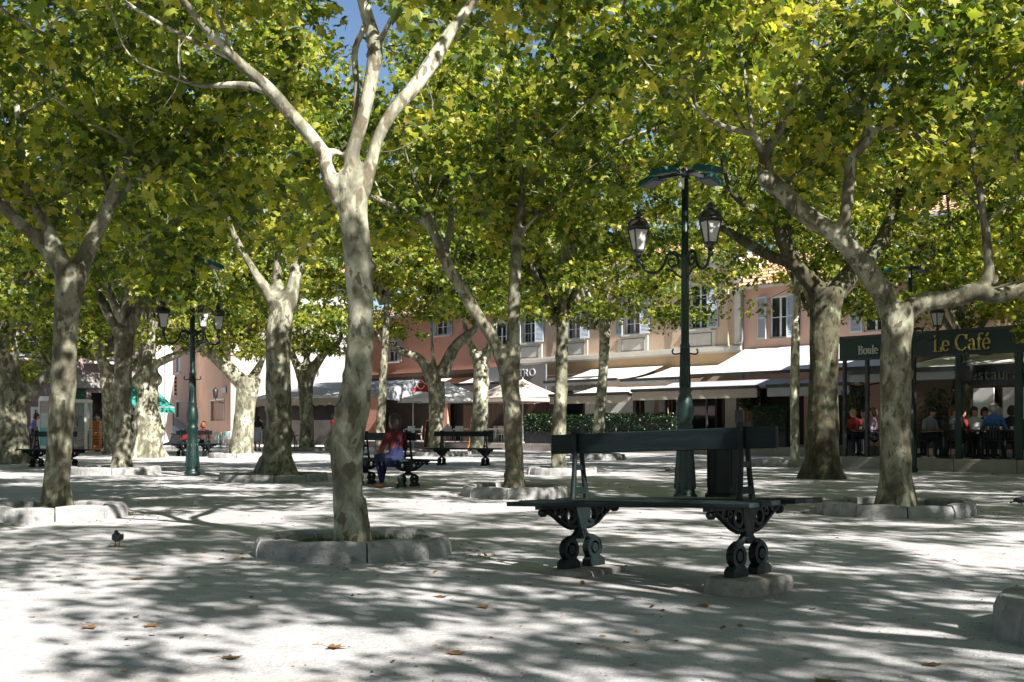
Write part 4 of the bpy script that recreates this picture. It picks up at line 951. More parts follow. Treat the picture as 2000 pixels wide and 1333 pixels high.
def serif(parent, txt, h, mat, loc, thick=.17, thin=.07, name='letter'):
    """roman letters: heavy uprights, light cross strokes, small serifs; one object per letter"""
    x = 0.0
    for ch in txt:
        adv, st = GLYPH[ch]; m = MB()
        for s in st:
            P = [Vector(p) for p in s]
            for i in range(len(P) - 1):
                d = P[i + 1] - P[i]
                if d.length < 1e-6: continue
                c = abs(d.normalized().y); w = thin + (thick - thin) * c ** 1.3; nrm = Vector((-d.y, d.x)).normalized() * (w / 2); e = d.normalized() * .012
                q = [P[i] - nrm - e, P[i] + nrm - e, P[i + 1] + nrm + e, P[i + 1] - nrm + e]; zo = .002 * (i % 2)
                m.add([(v.x * h, -.02 - zo, v.y * h) for v in q] + [(v.x * h, .02, v.y * h) for v in q], [(0, 3, 2, 1), (4, 5, 6, 7), (0, 1, 5, 4), (1, 2, 6, 5), (2, 3, 7, 6), (3, 0, 4, 7)])
        if m.v: m.build(name, MT[mat], parent, (loc[0] + x * h, loc[1], loc[2]))
        x += adv

# ---- cafe pergola with the green fascia
bC = -16.8; c0, c1 = fa(1648, bC), 30.0
caf = empty('cafe_pergola', fw(c0, bC), ANG, 'cafe pergola with a dark green fascia board reading Le Cafe', 'pergola')
zl, zh = fz(1760, 699, bC), fz(1760, 662, bC)
zl, zh = fz(1900, 689, bC), fz(1900, 647, bC)
m = MB(); m.span((-.1, -.06, zl), (c1 - c0, .06, zh)); fas = m.build('fascia', MT['signgreen'], caf)
m = MB(); m.span((-.12, -.09, zh + .002), (c1 - c0, .09, zh + .07)); m.span((-.12, -.08, zl - .05), (c1 - c0, .08, zl - .002)); m.build('trim', MT['darkmetal'], fas)
h_let = (zh - zl) / 2.15
serif(fas, 'Le Café', (fz(1890, 654, bC) - fz(1890, 686, bC)) / 1.55, 'gold', (fa(1826, bC) - c0, -.085, zl + .07))
serif(fas, 'Boule', .145, 'cream', (fa(1680, bC) - c0, -.085, zl + .10), thick=.2, thin=.09)
for p, wd in ((1650, .07), (1694, .08), (1785, .08), (1873, .15), (1990, .17)):
    m = MB(); x = fa(p, bC) - c0; m.span((x - wd / 2, -.05, .30), (x + wd / 2, .05, zl - .05)); m.build('post', MT['darkmetal' if wd < .1 else 'signgreen'], caf)
for k in range(8):
    m = MB(); x = .3 + k * (c1 - c0 - .6) / 7; m.span((x - .04, .07, zh - .18), (x + .04, 8.6, zh - .02)); m.build('rafter', MT['darkmetal'], caf)
m = MB(); m.span((fa(1893, bC + .3) - c0, .25, zl - .80), (fa(2030, bC + .3) - c0, .3, zl - .30)); sg = m.build('hanging_board', MT['darkmetal'], caf)
sans(sg, 'Restaurant', .40, 'greypanel', (fa(1952, bC + .3) - c0, .22, zl - .55))
m = MB(); m.ball((fa(1895, bC) - c0, -.2, zl - .50), .25, 8, (1, .8, 1.05)); m.lathe([(.02, 0), (.02, .4)], 6, (fa(1895, bC) - c0, -.2, zl - .3)); m.build('hanging_pot', MT['planter'], caf)
awning('white awning glowing under the cafe fascia', fa(1662, -14.6), 30.0, -8.5, 3.55, -14.6, 2.68, 'canvas', drop=.22, vmat='canvas_grey')
# cafe shop front behind the tables: menu boards, mural panel, glazing
sf = empty('cafe_glazing', fw(13.3, -8.12), ANG, 'cafe shop front with menu boards and a brown mural panel', 'shop front')
m = MB()
for k in range(9): m.span((k * 2.1, -.06, .4), (k * 2.1 + .12, .04, 3.0))
m.span((0, -.06, 3.0), (18.5, .04, 3.2)); m.build('frame', MT['darkwood'], sf)
m = MB(); m.span((-.2, .05, .4), (19.5, .09, 3.6)); m.build('shade_panel', MT['darkwood'], sf)  # dark sheet added over the wall to stand for deep cafe shade
m = MB(); m.span((9.5, -.12, 1.2), (15.5, -.07, 2.6)); m.build('painted_panel', M('mural_panel', (.10, .05, .03), (.36, .25, .15), 2.2, .8, c3=(.4, .36, .28), s3=4), sf)
for x in (3.0, 4.0): 
    m = MB(); m.span((x, -.14, 1.35), (x + .7, -.1, 2.35)); m.build('menu_board', MT['white'], sf)

# ---- bistro front and signs
bs = empty('bistro_sign', fw(fa(928, -2.0), -2.0), ANG, 'tall grey sign panel reading BISTRO behind the centre tree', 'sign'); a_ = fa(928, -2.0)
w_ = fa(1066, -2.0) - a_; z0_, z1_ = fz(1040, 775, -2.0), fz(1040, 713, -2.0)
m = MB(); m.span((0, 0, z0_), (w_, .08, z1_)); m.build('panel', MT['greypanel'], bs)
sans(bs, 'BISTRO', .58, 'letter_pale', (fa(1021, -2.0) - a_, -.03, z1_ - .42), 1.12)
bs2 = empty('restaurant_sign', fw(fa(1066, -2.3), -2.3), ANG, 'low grey panel reading RESTAURANT beside the bistro sign', 'sign')
w2 = fa(1180, -2.3) - fa(1066, -2.3); zz = fz(1090, 750, -2.3)
m = MB(); m.span((.05, 0, zz - .38), (w2, .06, zz + .32)); m.build('panel', MT['greypanel'], bs2)
sans(bs2, 'RESTAURANT', .40, 'letter_pale', (w2 * .5, -.03, zz - .03), 1.0)
sfront = empty('bistro_glazing', fw(A1 + .2, -1.6), ANG, 'glazed bistro shop front with white slatted screen and curtains', 'shop front')
X = lambda p, b=-1.6: fa(p, b) - A1 - .2
m = MB(); 
for p in (1105, 1140, 1238, 1250, 1300, 1312, 1335, 1398, 1412, 1440, 1470): m.span((X(p) - .06, 0, .34), (X(p) + .06, .1, 2.75))
m.span((X(1060), 0, 2.75), (X(1480), .12, 2.95)); fr_ = m.build('frame', MT['darkwood'], sfront)
k0, k1 = X(1142), X(1236); n = 26
for k in range(n):
    q = MB(); q.span((k0 + (k1 - k0) * k / n, .02, .4), (k0 + (k1 - k0) * (k + .86) / n, .06, 2.7)); q.build('screen_slat', MT['white'], sfront)
for (p, q_) in ((1254, 1276), (1282, 1297), (1316, 1332)):
    m = MB(); nn = 14; x0, x1 = X(p), X(q_); vs = []
    for i in range(nn + 1):
        t = i / nn; vs += [(x0 + (x1 - x0) * t, .12 + .04 * math.sin(i * 2), 2.7), (x0 + (x1 - x0) * (.5 + (t - .5) * .55), .12 + .04 * math.sin(i * 2), .9)]
    m.add(vs, [(2 * i, 2 * i + 1, 2 * i + 3, 2 * i + 2) for i in range(nn)], True); m.build('curtain', MT['curtain'], sfront)
m = MB(); m.span((X(1415), .03, .4), (X(1452), .07, 2.5)); dr = m.build('glazed_door', MT['offwhite'], sfront)
m = MB(); m.span((X(1436), -.01, 1.3), (X(1450), .025, 1.9)); m.build('notice', MT['greypanel'], dr)
m = MB(); m.span((X(1105) + .07, .04, .36), (X(1138), .07, 2.74)); m.build('door_glass', MT['glass'], sfront)
m = MB(); m.span((X(1340), .04, .36), (X(1396), .07, 2.74)); m.build('door_glass', MT['glass'], sfront)
# dark timber screen left of the hedge
wsn = empty('timber_screen', fw(fa(905, -2.6), -2.6), ANG, 'dark brown vertical board screen behind the beige parasol', 'screen'); a_ = fa(905, -2.6); w_ = fa(1095, -2.6) - a_
n = 30
for k in range(n):
    q = MB(); q.span((w_ * k / n, 0, .34), (w_ * (k + .93) / n, .035, fz(1000, 790, -2.6) + .02 * math.sin(k * 3))); q.build('board', MT['darkwood'], wsn)
m = MB(); m.span((0, .04, 1.0), (w_, .09, 1.1)); m.span((0, .04, 2.0), (w_, .09, 2.1)); m.build('rail', MT['darkwood'], wsn)

# ------------------------------------------------------------------ left side: street corner house, whitewashed end wall, mauve house
def wall_between(name, label, p, q, h, mat, cat='house', **k):
    p = Vector((p[0], p[1], 0)); q = Vector((q[0], q[1], 0)); d = q - p; return empty(name, p, math.atan2(d.y, d.x), label, cat), d.length
cn = at(452, 838, 76); rt = at(700, 838, 71); lf = at(336, 838, 96)
wh, wl = wall_between('white_house', 'sunlit whitewashed corner house over the grey terrace awning', (cn.x, cn.y), (rt.x, rt.y), 9, 'whitewash')
m = MB(); holed_wall(m, 0, wl, 0, 9.6, [(1.5, 3.2, .1, 2.6), (4.0, 8.6, .1, 2.6)]); m.build('wall', MT['whitewash'], wh)
m = MB(); m.span((.1, .6, .0), (wl - .1, .7, 9)); m.build('dark_backing', MT['dim'], wh)  # dark sheet in place of the unlit inside
m = MB(); m.span((-.02, -.05, 0), (.55, .02, 9.55)); m.build('corner_pilaster', MT['offwhite'], wh)
tile_roof(wh, -.2, wl + .2, -.45, 9.62, 4, 11.3)
m = MB(); m.path([(6.9, -.06, 9.3), (6.9, -.06, 4.2)], .03, 6, .5); m.build('downpipe', MT['offwhite'], wh)
sd_ang = Vector((cn.x - lf.x, cn.y - lf.y, 0)); sh = empty('shaded_house', (lf.x, lf.y, 0), math.atan2(sd_ang.y, sd_ang.x), 'terracotta side wall in shade along the side street', 'house'); sl = sd_ang.length
def sxp(px):  # distance along the side wall for a photo column
    k = (px - 1000) / F; u = sd_ang.normalized(); return (k * lf.y - lf.x) / (u.x - k * u.y)
def szp(px, py): 
    u = sd_ang.normalized(); return CAMH + (HZ - py) / F * (lf.y + u.y * sxp(px))
hl = [(sxp(344.5), sxp(352), szp(348, 728), szp(348, 699)), (sxp(412), sxp(438), szp(425, 822), szp(425, 783)), (sxp(345), sxp(351), szp(348, 815), szp(348, 786))]
m = MB(); holed_wall(m, 0, sl, 0, 9.6, hl); m.build('wall', MT['terracotta_wall'], sh)
for i, (a, b, c, d_) in enumerate(hl):
    if i == 0:
        q = MB(); q.span((a, .12, c), (b, .16, d_)); wn_ = q.build('window', MT['shutter'], sh); q = MB(); q.span((a - .2, -.1, c - .15), (b + .2, .1, c)); q.build('sill', MT['offwhite'], wn_)
    else:
        q = MB(); q.span((a, .12, c), ((a + b) / 2 - .01, .17, d_)); q.span(((a + b) / 2 + .01, .12, c), (b, .17, d_)); dd = q.build('door', MT['brownwood'], sh)
        q = MB(); q.span((a - .12, -.04, c), (a, .1, d_ + .12)); q.span((b, -.04, c), (b + .12, .1, d_ + .12)); q.span((a, -.04, d_), (b, .1, d_ + .12)); q.build('frame', MT['offwhite'], dd)
q = MB(); q.span((sxp(433), -.06, szp(437, 768)), (sxp(443), -.02, szp(437, 757))); q.build('street_plaque', MT['blue'], sh)
q = MB(); x = sxp(438); z = szp(438, 788); q.path([(x, -.05, z), (x, -.5, z + .15), (x, -.55, z + .3)], .03, 6, .1); q.lathe([(.05, 0), (.16, .1), (.2, .5), (.05, .7)], 6, (x, -.55, z + .3)); q.build('wall_lamp', MT['lampcap'], sh)
q = MB(); x0, x1 = sxp(352), sxp(366); z0 = szp(360, 800)
for k in range(4): q.path([(x0 + (x1 - x0) * k / 3, -1.0, z0 - 1.2), (x0 + (x1 - x0) * k / 3, -1.0, z0 + .5 - .1 * k)], .03, 6, .3)
q.path([(x0, -1.0, z0 + .5), (x1, -1.0, z0 + .2)], .03, 6, .3); q.path([(x0, -1.0, z0), (x1, -1.0, z0 - .3)], .03, 6, .3); q.build('handrail', MT['brownwood'], sh)
q = MB(); x0, x1 = sxp(338), sxp(405); q.add([(x0, -.8, 0), (x1, -.8, 0), (x1, -.8, .25), (x0, -.8, szp(345, 815)), (x0, -.02, 0), (x1, -.02, 0), (x1, -.02, .25), (x0, -.02, szp(345, 815))], [(0, 1, 2, 3), (3, 2, 6, 7), (0, 3, 7, 4), (1, 5, 6, 2)]); q.build('ramp', MT['offwhite'], sh)
tile_roof(sh, -.2, sl + .2, -.4, 9.62, 4, 11.3)
# end wall of the street
ew0, ew1 = at(300, 838, 84), at(337, 838, 86)
e, l = wall_between('narrow_house', 'narrow sunlit white house front at the end of the side street', (ew0.x, ew0.y), (ew1.x, ew1.y), 9, 'whitewash')
m = MB(); m.span((0, 0, 0), (l, 5, 9.5)); m.build('wall', MT['whitewash'], e); m = MB(); m.path([(l * .55, -.06, 9.2), (l * .55, -.06, .3)], .05, 6, .6); m.build('downpipe', MT['greypanel'], e)
m = MB(); m.span((l - .06, -.14, 3.3), (l + .34, -.05, 4.75)); hs = m.build('hanging_sign', MT['offwhite'], e)
for k in range(5):
    q = MB(); q.span((l + .04, -.165, 3.38 + k * .27), (l + .24, -.14, 3.55 + k * .27)); q.build('sign_mark', MT['darkmetal'], hs)
tile_roof(e, -.2, l + .1, -.4, 9.52, 3, 10.6)
# mauve house
mv0, mv1 = at(-420, 838, 56), at(306, 838, 70)
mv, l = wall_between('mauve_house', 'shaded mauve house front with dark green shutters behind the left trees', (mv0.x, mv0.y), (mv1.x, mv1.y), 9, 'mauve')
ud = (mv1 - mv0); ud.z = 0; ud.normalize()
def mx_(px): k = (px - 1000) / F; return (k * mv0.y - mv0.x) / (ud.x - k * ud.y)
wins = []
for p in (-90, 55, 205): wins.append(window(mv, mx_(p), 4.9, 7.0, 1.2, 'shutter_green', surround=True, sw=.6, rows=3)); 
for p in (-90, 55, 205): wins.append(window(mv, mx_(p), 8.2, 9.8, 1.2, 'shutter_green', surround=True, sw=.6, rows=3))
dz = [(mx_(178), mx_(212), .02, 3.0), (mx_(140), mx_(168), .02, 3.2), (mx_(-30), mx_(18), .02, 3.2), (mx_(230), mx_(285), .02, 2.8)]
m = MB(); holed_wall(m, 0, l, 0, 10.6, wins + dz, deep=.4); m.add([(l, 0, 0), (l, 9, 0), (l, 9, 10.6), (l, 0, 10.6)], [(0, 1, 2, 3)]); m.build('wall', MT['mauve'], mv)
m = MB(); m.span((.1, .7, 0), (l - .1, .8, 10)); m.build('dark_backing', MT['dim'], mv)  # dark sheet behind doors and windows, standing for unlit rooms
m = MB(); m.span((mx_(120), -.12, 3.25), (mx_(222), .05, 3.95)); m.build('shop_fascia', MT['plaster_low'], mv)
m = MB(); m.span((mx_(140), -.02, 2.5), (mx_(168), .2, 3.2)); m.build('shop_sign', MT['shutter_green'], mv)
for p in (55, 205):
    m = MB(); x = mx_(p); m.span((x - 1.3, -.6, 4.55), (x + 1.3, .02, 4.68)); bal = m.build('balcony', MT['offwhite'], mv); q = MB()
    for k in range(16): q.path([(x - 1.25 + k * 2.5 / 15, -.56, 4.68), (x - 1.25 + k * 2.5 / 15, -.56, 5.55)], .012, 5, .5)
    q.span((x - 1.28, -.58, 5.55), (x + 1.28, -.54, 5.6)); q.build('railing', MT['darkmetal'], bal)
tile_roof(mv, -.2, l + .2, -.45, 10.62, 4, 12.2)
# teal awning and grey tent awning of this side
def free_awning(name, label, p, q, zf, zb, run, cloth, vdrop, vm):
    e, l = wall_between(name, label, p, q, 0, cloth, 'awning'); m = MB()
    m.add([(0, 0, zf), (l, 0, zf), (l, run, zb), (0, run, zb), (0, 0, zf - .015), (l, 0, zf - .015), (l, run, zb - .015), (0, run, zb - .015)], [(0, 1, 2, 3), (7, 6, 5, 4)]); m.build('canopy', MT[cloth], e)
    m = MB(); n = 40; vs = []
    for i in range(n + 1): vs += [(l * i / n, -.01 + .01 * math.sin(i * 1.3), zf - .005), (l * i / n, -.02, zf - vdrop * (1 - .15 * abs(math.sin(i * math.pi / 3))))]
    m.add(vs, [(2 * i, 2 * i + 1, 2 * i + 3, 2 * i + 2) for i in range(n)], True); m.build('valance', MT[vm], e)
    for s in (0, l):
        m = MB(); m.add([(s, 0, zf - .01), (s, run, zb - .01), (s, run, zf - .3)], [(0, 1, 2)]); m.build('side_panel', MT[cloth], e)
    m = MB(); m.span((0, -.02, zf - .03), (l, .03, zf + .03)); m.build('front_bar', MT['alu'], e); return e, l
ta0, ta1 = at(262, 795, 62), at(341, 795, 64)
free_awning('teal_awning', 'bright teal shop awning beside the burly tree', (ta0.x, ta0.y), (ta1.x, ta1.y), 2.15, 3.35, 1.9, 'canvas_teal', .32, 'canvas_teal')
ga0, ga1 = at(488, 786, 66), at(712, 786, 61)
g_, l_ = free_awning('terrace_awning', 'long grey-blue terrace awning under the whitewashed house', (ga0.x, ga0.y), (ga1.x, ga1.y), 2.65, 3.6, 4.2, 'canvas_grey', .45, 'canvas_beige')
for x in (.1, l_ / 2, l_ - .1):
    m = MB(); m.span((x - .03, .02, 0), (x + .03, .08, 2.63)); m.build('post', MT['darkmetal'], g_)
# ------------------------------------------------------------------ double-sided iron benches
def bench_proto():
    """local: length along x, iron frames in the y-z plane"""
    P = {}
    m = MB(); t = .05
    yz = dict(plane='yz')
    m.prism([(-.075, .455), (.075, .455), (.07, .36), (.055, .30), (.042, .265), (.05, .235), (-.05, .235), (-.042, .265), (-.055, .30), (-.07, .36)], t, 'yz')
    for s in (-1, 1):
        # bracket under the seat with its ring and curled end
        m.tube(catmull([(0, s * .05, .305, .026), (0, s * .11, .300, .025), (0, s * .19, .325, .023), (0, s * .29, .385, .021), (0, s * .37, .425, .021), (0, s * .41, .430, .021)], .02), 8)
        m.ring((0, s * .128, .383), .040, .066, .045, 18, 'yz'); m.ball((0, s * .425, .416), .031, 6); m.ball((0, s * .40, .405), .02, 5)
        m.ring((0, s * .225, .413), .012, .030, .04, 12, 'yz'); m.ring((0, s * .30, .43), .004, .022, .04, 10, 'yz')
        m.box((0, s * .235, .452), (.06, .46, .026))
        # scroll legs: a curled bar over a flat-sided volute
        m.tube(catmull([(0, s * .02, .285, .026), (0, s * .05, .242, .026), (0, s * .095, .215, .026), (0, s * .15, .205, .026), (0, s * .195, .18, .025), (0, s * .212, .145, .024)], .02), 8)
        m.ring((0, s * .135, .135), .050, .082, .055, 22, 'yz'); m.ring((0, s * .135, .135), .0, .034, .06, 14, 'yz')
        m.box((0, s * .135, .135), (.03, .12, .028))
        m.prism([(s * .055, .0), (s * .235, .0), (s * .23, .045), (s * .195, .07), (s * .09, .07), (s * .06, .045)], .075, 'yz')
    m.ring((0, 0, .245), .016, .04, .05, 14, 'yz')
    # upright: two bars leaning together, slot between them
    for s in (-1, 1):
        m.tube(catmull([(0, s * .085, .465, .026), (0, s * .07, .56, .021), (0, s * .052, .70, .019), (0, s * .040, .83, .019), (0, s * .034, .985, .02)], .04), 8)
    m.box((0, 0, .485), (.07, .22, .03)); m.box((0, 0, .56), (.03, .12, .05)); m.box((0, 0, .73), (.03, .08, .04)); m.box((0, 0, .992), (.05, .10, .03))
    P['frame'] = m.mesh('leg_frame', MT['iron'])
    m = MB(); m.box((0, 0, 0), (2.05, .118, .032), bev=.006); P['slat'] = m.mesh('seat_slat', MT['slat'])
    m = MB(); m.box((0, 0, 0), (1.92, .034, .145), bev=.006); P['board'] = m.mesh('backrest_board', MT['slat'])
    return P
BP = bench_proto()
def bench(label, L, Rr, tilt=0.0, sep=1.42):
    """L, Rr: world feet of the two frames"""
    L = Vector(L); Rr = Vector(Rr); c = (L + Rr) / 2; d = Rr - L
    root = empty('park_bench', c, math.atan2(d.y, d.x), label, 'bench', 'double-sided park benches')
    root.rotation_euler.y = -math.atan2(d.z, math.hypot(d.x, d.y))
    for s in (-1, 1): link('leg_frame', BP['frame'], root, (s * sep / 2, 0, 0))
    for s in (-1, 1):
        for k in range(3): link('seat_slat', BP['slat'], root, (0, s * (.145 + k * .128), .482 - (.004 if k == 2 else 0)))
    link('backrest_board', BP['board'], root, (0, 0, .905))
    return root
def plinth(label, x, y, h, rz, sx=.55, sy=.34, seed=1):
    m = MB(); n = 20; vs = []; 
    for lay, (z, k) in enumerate(((-.1, 1.06), (h * .55, 1.03), (h * .9, .97), (h, .88))):
        for i in range(n):
            a = 2 * math.pi * i / n; c, s = math.cos(a), math.sin(a); e = .35
            q = 1 + .07 * mnoise.noise(Vector((c * 2 + seed, s * 2, lay)))
            vs.append((sx / 2 * k * q * math.copysign(abs(c) ** e, c), sy / 2 * k * q * math.copysign(abs(s) ** e, s), z + .006 * mnoise.noise(Vector((c * 3, s * 3, seed)))))
    fs = [(l * n + i, l * n + (i + 1) % n, (l + 1) * n + (i + 1) % n, (l + 1) * n + i) for l in range(3) for i in range(n)] + [[3 * n + i for i in range(n)]]
    m.add(vs, fs, True); o = m.build('stone_plinth', MT['worn'], None, (x, y, 0), rz); return tag(o, label, 'plinth', 'bench plinths')
bl, br = Vector((.51, 9.17, .035)), Vector((1.56, 8.21, .085))
bench('dark green double-sided bench nearest to the viewer, empty', bl, br)
ba = math.atan2(br.y - bl.y, br.x - bl.x)
plinth('sunken stone plinth under the far foot of the nearest bench', bl.x + .05, bl.y - .02, .034, ba + .1, .34, .56, 1)
plinth('pale raised stone plinth under the near foot of the nearest bench', br.x, br.y - .03, .085, ba - .05, .36, .58, 5)
# woman's bench
w0, w1 = gp(712, 946), gp(797, 951); u = (w1 - w0); 
w1 = gp(797, 951); w0 = w1 + Vector((-.90, 1.09, 0)) 
BW = bench('dark bench with the woman in red seated on it', w0, w1)
c0_, c1_ = gp(872, 906), gp(948, 911)
c1_ = gp(948, 910); c0_ = c1_ + Vector((-1.28, .62, 0))
bench('empty dark bench between the forked low tree and the white trunk', c0_, c1_)
e1 = gp(138, 914); bench('dark bench half hidden behind the grey forked tree', e1 + Vector((-1.2, .75, 0)), e1)
e2 = gp(405, 892); bench('dark bench behind the left lamp post', e2 + Vector((-1.2, .75, 0)), e2)

# ------------------------------------------------------------------ lamp posts
def lantern(root, pos, s=1.0, name='lantern'):
    q = MB()
    for (r0, z0, r1, z1) in (): pass
    # four corner bars + rims
    rb, rt, h = .105 * s, .185 * s, .44 * s
    for k in range(4):
        a = R(45 + 90 * k); q.bar((rb * math.cos(a) * 1.2, rb * math.sin(a) * 1.2, 0), (rt * math.cos(a) * 1.2, rt * math.sin(a) * 1.2, h), .018)
    for (rr, z) in ((rb * 1.2, 0), (rt * 1.2, h)):
        for k in range(4):
            a, b = R(45 + 90 * k), R(135 + 90 * k); q.bar((rr * math.cos(a), rr * math.sin(a), z), (rr * math.cos(b), rr * math.sin(b), z), .026)
    q.lathe([(.02, -.13 * s), (.05, -.11 * s), (.035, -.07 * s), (.1 * s, -.02 * s), (.13 * s, .0)], 10)
    q.lathe([(.25 * s, 0), (.255 * s, .025), (.22 * s, .045 * s), (.20 * s, .14 * s), (.15 * s, .19 * s), (.07 * s, .21 * s), (.055 * s, .25 * s), (.10 * s, .28 * s), (.06 * s, .31 * s), (.02 * s, .36 * s)], 12, (0, 0, h + .012), rot=R(15))
    o = q.build(name, MT['lampcap'], root, pos, R(20))
    for k in range(4):
        a, b = R(45 + 90 * k), R(135 + 90 * k); c = 1.12; m = MB()
        v = [(rb * c * math.cos(a), rb * c * math.sin(a), .015), (rb * c * math.cos(b), rb * c * math.sin(b), .015), (rt * c * math.cos(b), rt * c * math.sin(b), h - .012), (rt * c * math.cos(a), rt * c * math.sin(a), h - .012)]
        m.add(v, [(0, 1, 2, 3)]); m.build('glass_panel', MT['milk'], o)
    return o
def lamp_post(label, loc, arms, floods, H=4.75, la=2.95, rot=0.0):
    root = empty('lamp_post', loc, 0, label, 'lamp', 'green cast-iron lamp posts')
    m = MB(); m.lathe([(.18, 0), (.18, .07), (.155, .09), (.14, .16), (.15, .28), (.13, .55), (.115, .8), (.108, 1.0), (.128, 1.04), (.12, 1.1), (.10, 1.14), (.12, 1.2), (.135, 1.32), (.11, 1.5), (.085, 1.58), (.105, 1.62), (.08, 1.68), (.072, 1.9), (.066, 2.25), (.078, 2.28), (.06, 2.33), (.058, la), (.07, la + .03), (.055, la + .1), (.052, H)], 18)
    for k in range(10):
        a = 2 * math.pi * k / 10; m.tube([(.075 * math.cos(a), .075 * math.sin(a), 1.68, .013), (.062 * math.cos(a), .062 * math.sin(a), 2.25, .011)], 5)
    for k in range(8):
        a = 2 * math.pi * k / 8; m.tube(catmull([(.143 * math.cos(a), .143 * math.sin(a), .16, .018), (.14 * math.cos(a), .14 * math.sin(a), .3, .02), (.112 * math.cos(a), .112 * math.sin(a), .75, .014)], .1), 6)
    post = m.build('post', MT['lampgreen'], root)
    for s in (-1, 1):
        q = MB(); q.path([(0, 0, 2.18), (s * .16, 0, 2.16), (s * .19, 0, 2.2), (s * .17, 0, 2.24)], .013, 6, .02); q.build('hook', MT['lampgreen'], post)
    for (dx, dy) in arms:
        L = math.hypot(dx, dy); ux, uy = dx / L, dy / L; q = MB()
        def pt(r, z): return (ux * r, uy * r, la + z)
        q.path([pt(.05, .02), pt(.16, .10), pt(.26, .06), pt(.30, -.06), pt(.38, -.17), pt(.5, -.2), pt(.60, -.14), pt(L, .03)], .021, 8, .02)
        sp = []
        for k in range(22):
            a = k * .42; rr = .12 * (1 - k / 26); sp.append(pt(.19 + rr * math.cos(a + .6), -.04 + rr * math.sin(a + .6)))
        q.path(sp, .016, 7, .02)
        q.path([pt(.05, -.28), pt(.12, -.24), pt(.2, -.17), pt(.3, -.15)], .016, 7, .02)
        q.lathe([(.03, -.05), (.05, -.02), (.03, .03), (.04, .06)], 10, pt(L, 0)); q.build('bracket', MT['lampgreen'], root)
        lantern(root, pt(L, .14), .72)
    q = MB(); q.lathe([(.052, H), (.07, H + .02), (.07, H + .1), (.03, H + .14)], 12)
    for (dx, dy) in floods: q.bar((0, 0, H + .05), (dx, dy, H + .07), .05)
    q.build('cross_arm', MT['darkmetal'], root)
    for i, (dx, dy) in enumerate(floods):
        a = math.atan2(dy, dx); q = MB(); q.box((.13, 0, 0), (.38, .28, .09), taper=.86); fl = q.build('floodlight', MT['teal'], root, (dx, dy, H + .08), a); fl.rotation_euler.y = .22
        q = MB(); q.box((.13, 0, -.05), (.28, .2, .012)); q.build('lens', MT['greypanel'], fl)
    q = MB(); q.box((-.07, -.06, H - .12), (.09, .07, .16)); q.build('sensor_box', MT['alu'], root)
    return root
lb = gp(1338, 976)
lamp_post('green lamp post with lanterns behind the nearest bench', lb, [(-.68, .15), (.28, -.62)], [(-.22, -.12), (.2, -.22), (-.35, .5), (.35, .35)], 4.8, 3.58)
l2 = gp(376, 929)
lamp_post('green lamp post with lanterns standing on the left of the square', l2, [(-.56, -.35), (.38, -.56), (.52, .25)], [(-.25, -.2), (.25, -.2), (-.4, .35), (.3, .4)], 4.75, 3.16)
l3 = at(1778, 838, 30.5); l3.z = 0
lamp_post('teal lamp post half hidden behind the spreading tree', l3, [(.6, -.2), (-.4, .5)], [(.25, .2), (-.25, .2)], 4.95, 3.42)
# green cast-iron cabinet
g = gp(1412, 976); root = empty('street_cabinet', g, .25, 'dark green octagonal iron cabinet beside the lamp post', 'cabinet')
m = MB(); m.lathe([(.285, 0), (.285, .08), (.255, .1), (.245, .14), (.245, .9), (.265, .93), (.265, .98), (.15, 1.04), (.02, 1.06)], 8, smooth=False); m.build('body', MT['iron'], root)
for k in range(8):
    a = R(22.5 + 45 * k); m = MB(); m.box((math.cos(a) * .229, math.sin(a) * .229, .52), (.012, .12, .66), rz=a); m.build('panel', MT['iron'], root)

# ------------------------------------------------------------------ corner kerb at the right edge
kc = gp(1966, 1270); root = empty('kerb_ring', (kc.x + 1.02, kc.y + .27, 0), 0, 'pale kerb stones cut off by the right edge of the picture', 'kerb', 'stone kerb rings round the trees')
for k in range(7):
    a1, a2 = R(100 + k * 45), R(100 + k * 45 + 43.8); m = MB(); vs = []; pr = [(.92, -.1), (.915, .12), (.90, .165), (.88, .19), (.70, .19), (.68, .16), (.67, -.1)]
    for i in range(5):
        a = a1 + (a2 - a1) * i / 4
        for (r, z) in pr: q = .012 * mnoise.noise(Vector((a * 4, r * 6, z * 9))); vs.append(((r + q) * math.cos(a), (r + q) * math.sin(a), z + q * .4))
    n = len(pr); fs = [(i * n + j, (i + 1) * n + j, (i + 1) * n + j + 1, i * n + j + 1) for i in range(4) for j in range(n - 1)] + [list(range(n)), list(range(4 * n, 5 * n))[::-1]]
    m.add(vs, fs, True); m.build('kerb_stone', MT['stone'], root)
m = MB(); m.lathe([(.7, .0), (.69, .12), (.01, .14)], 20); m.build('soil', MT['soil'], root)

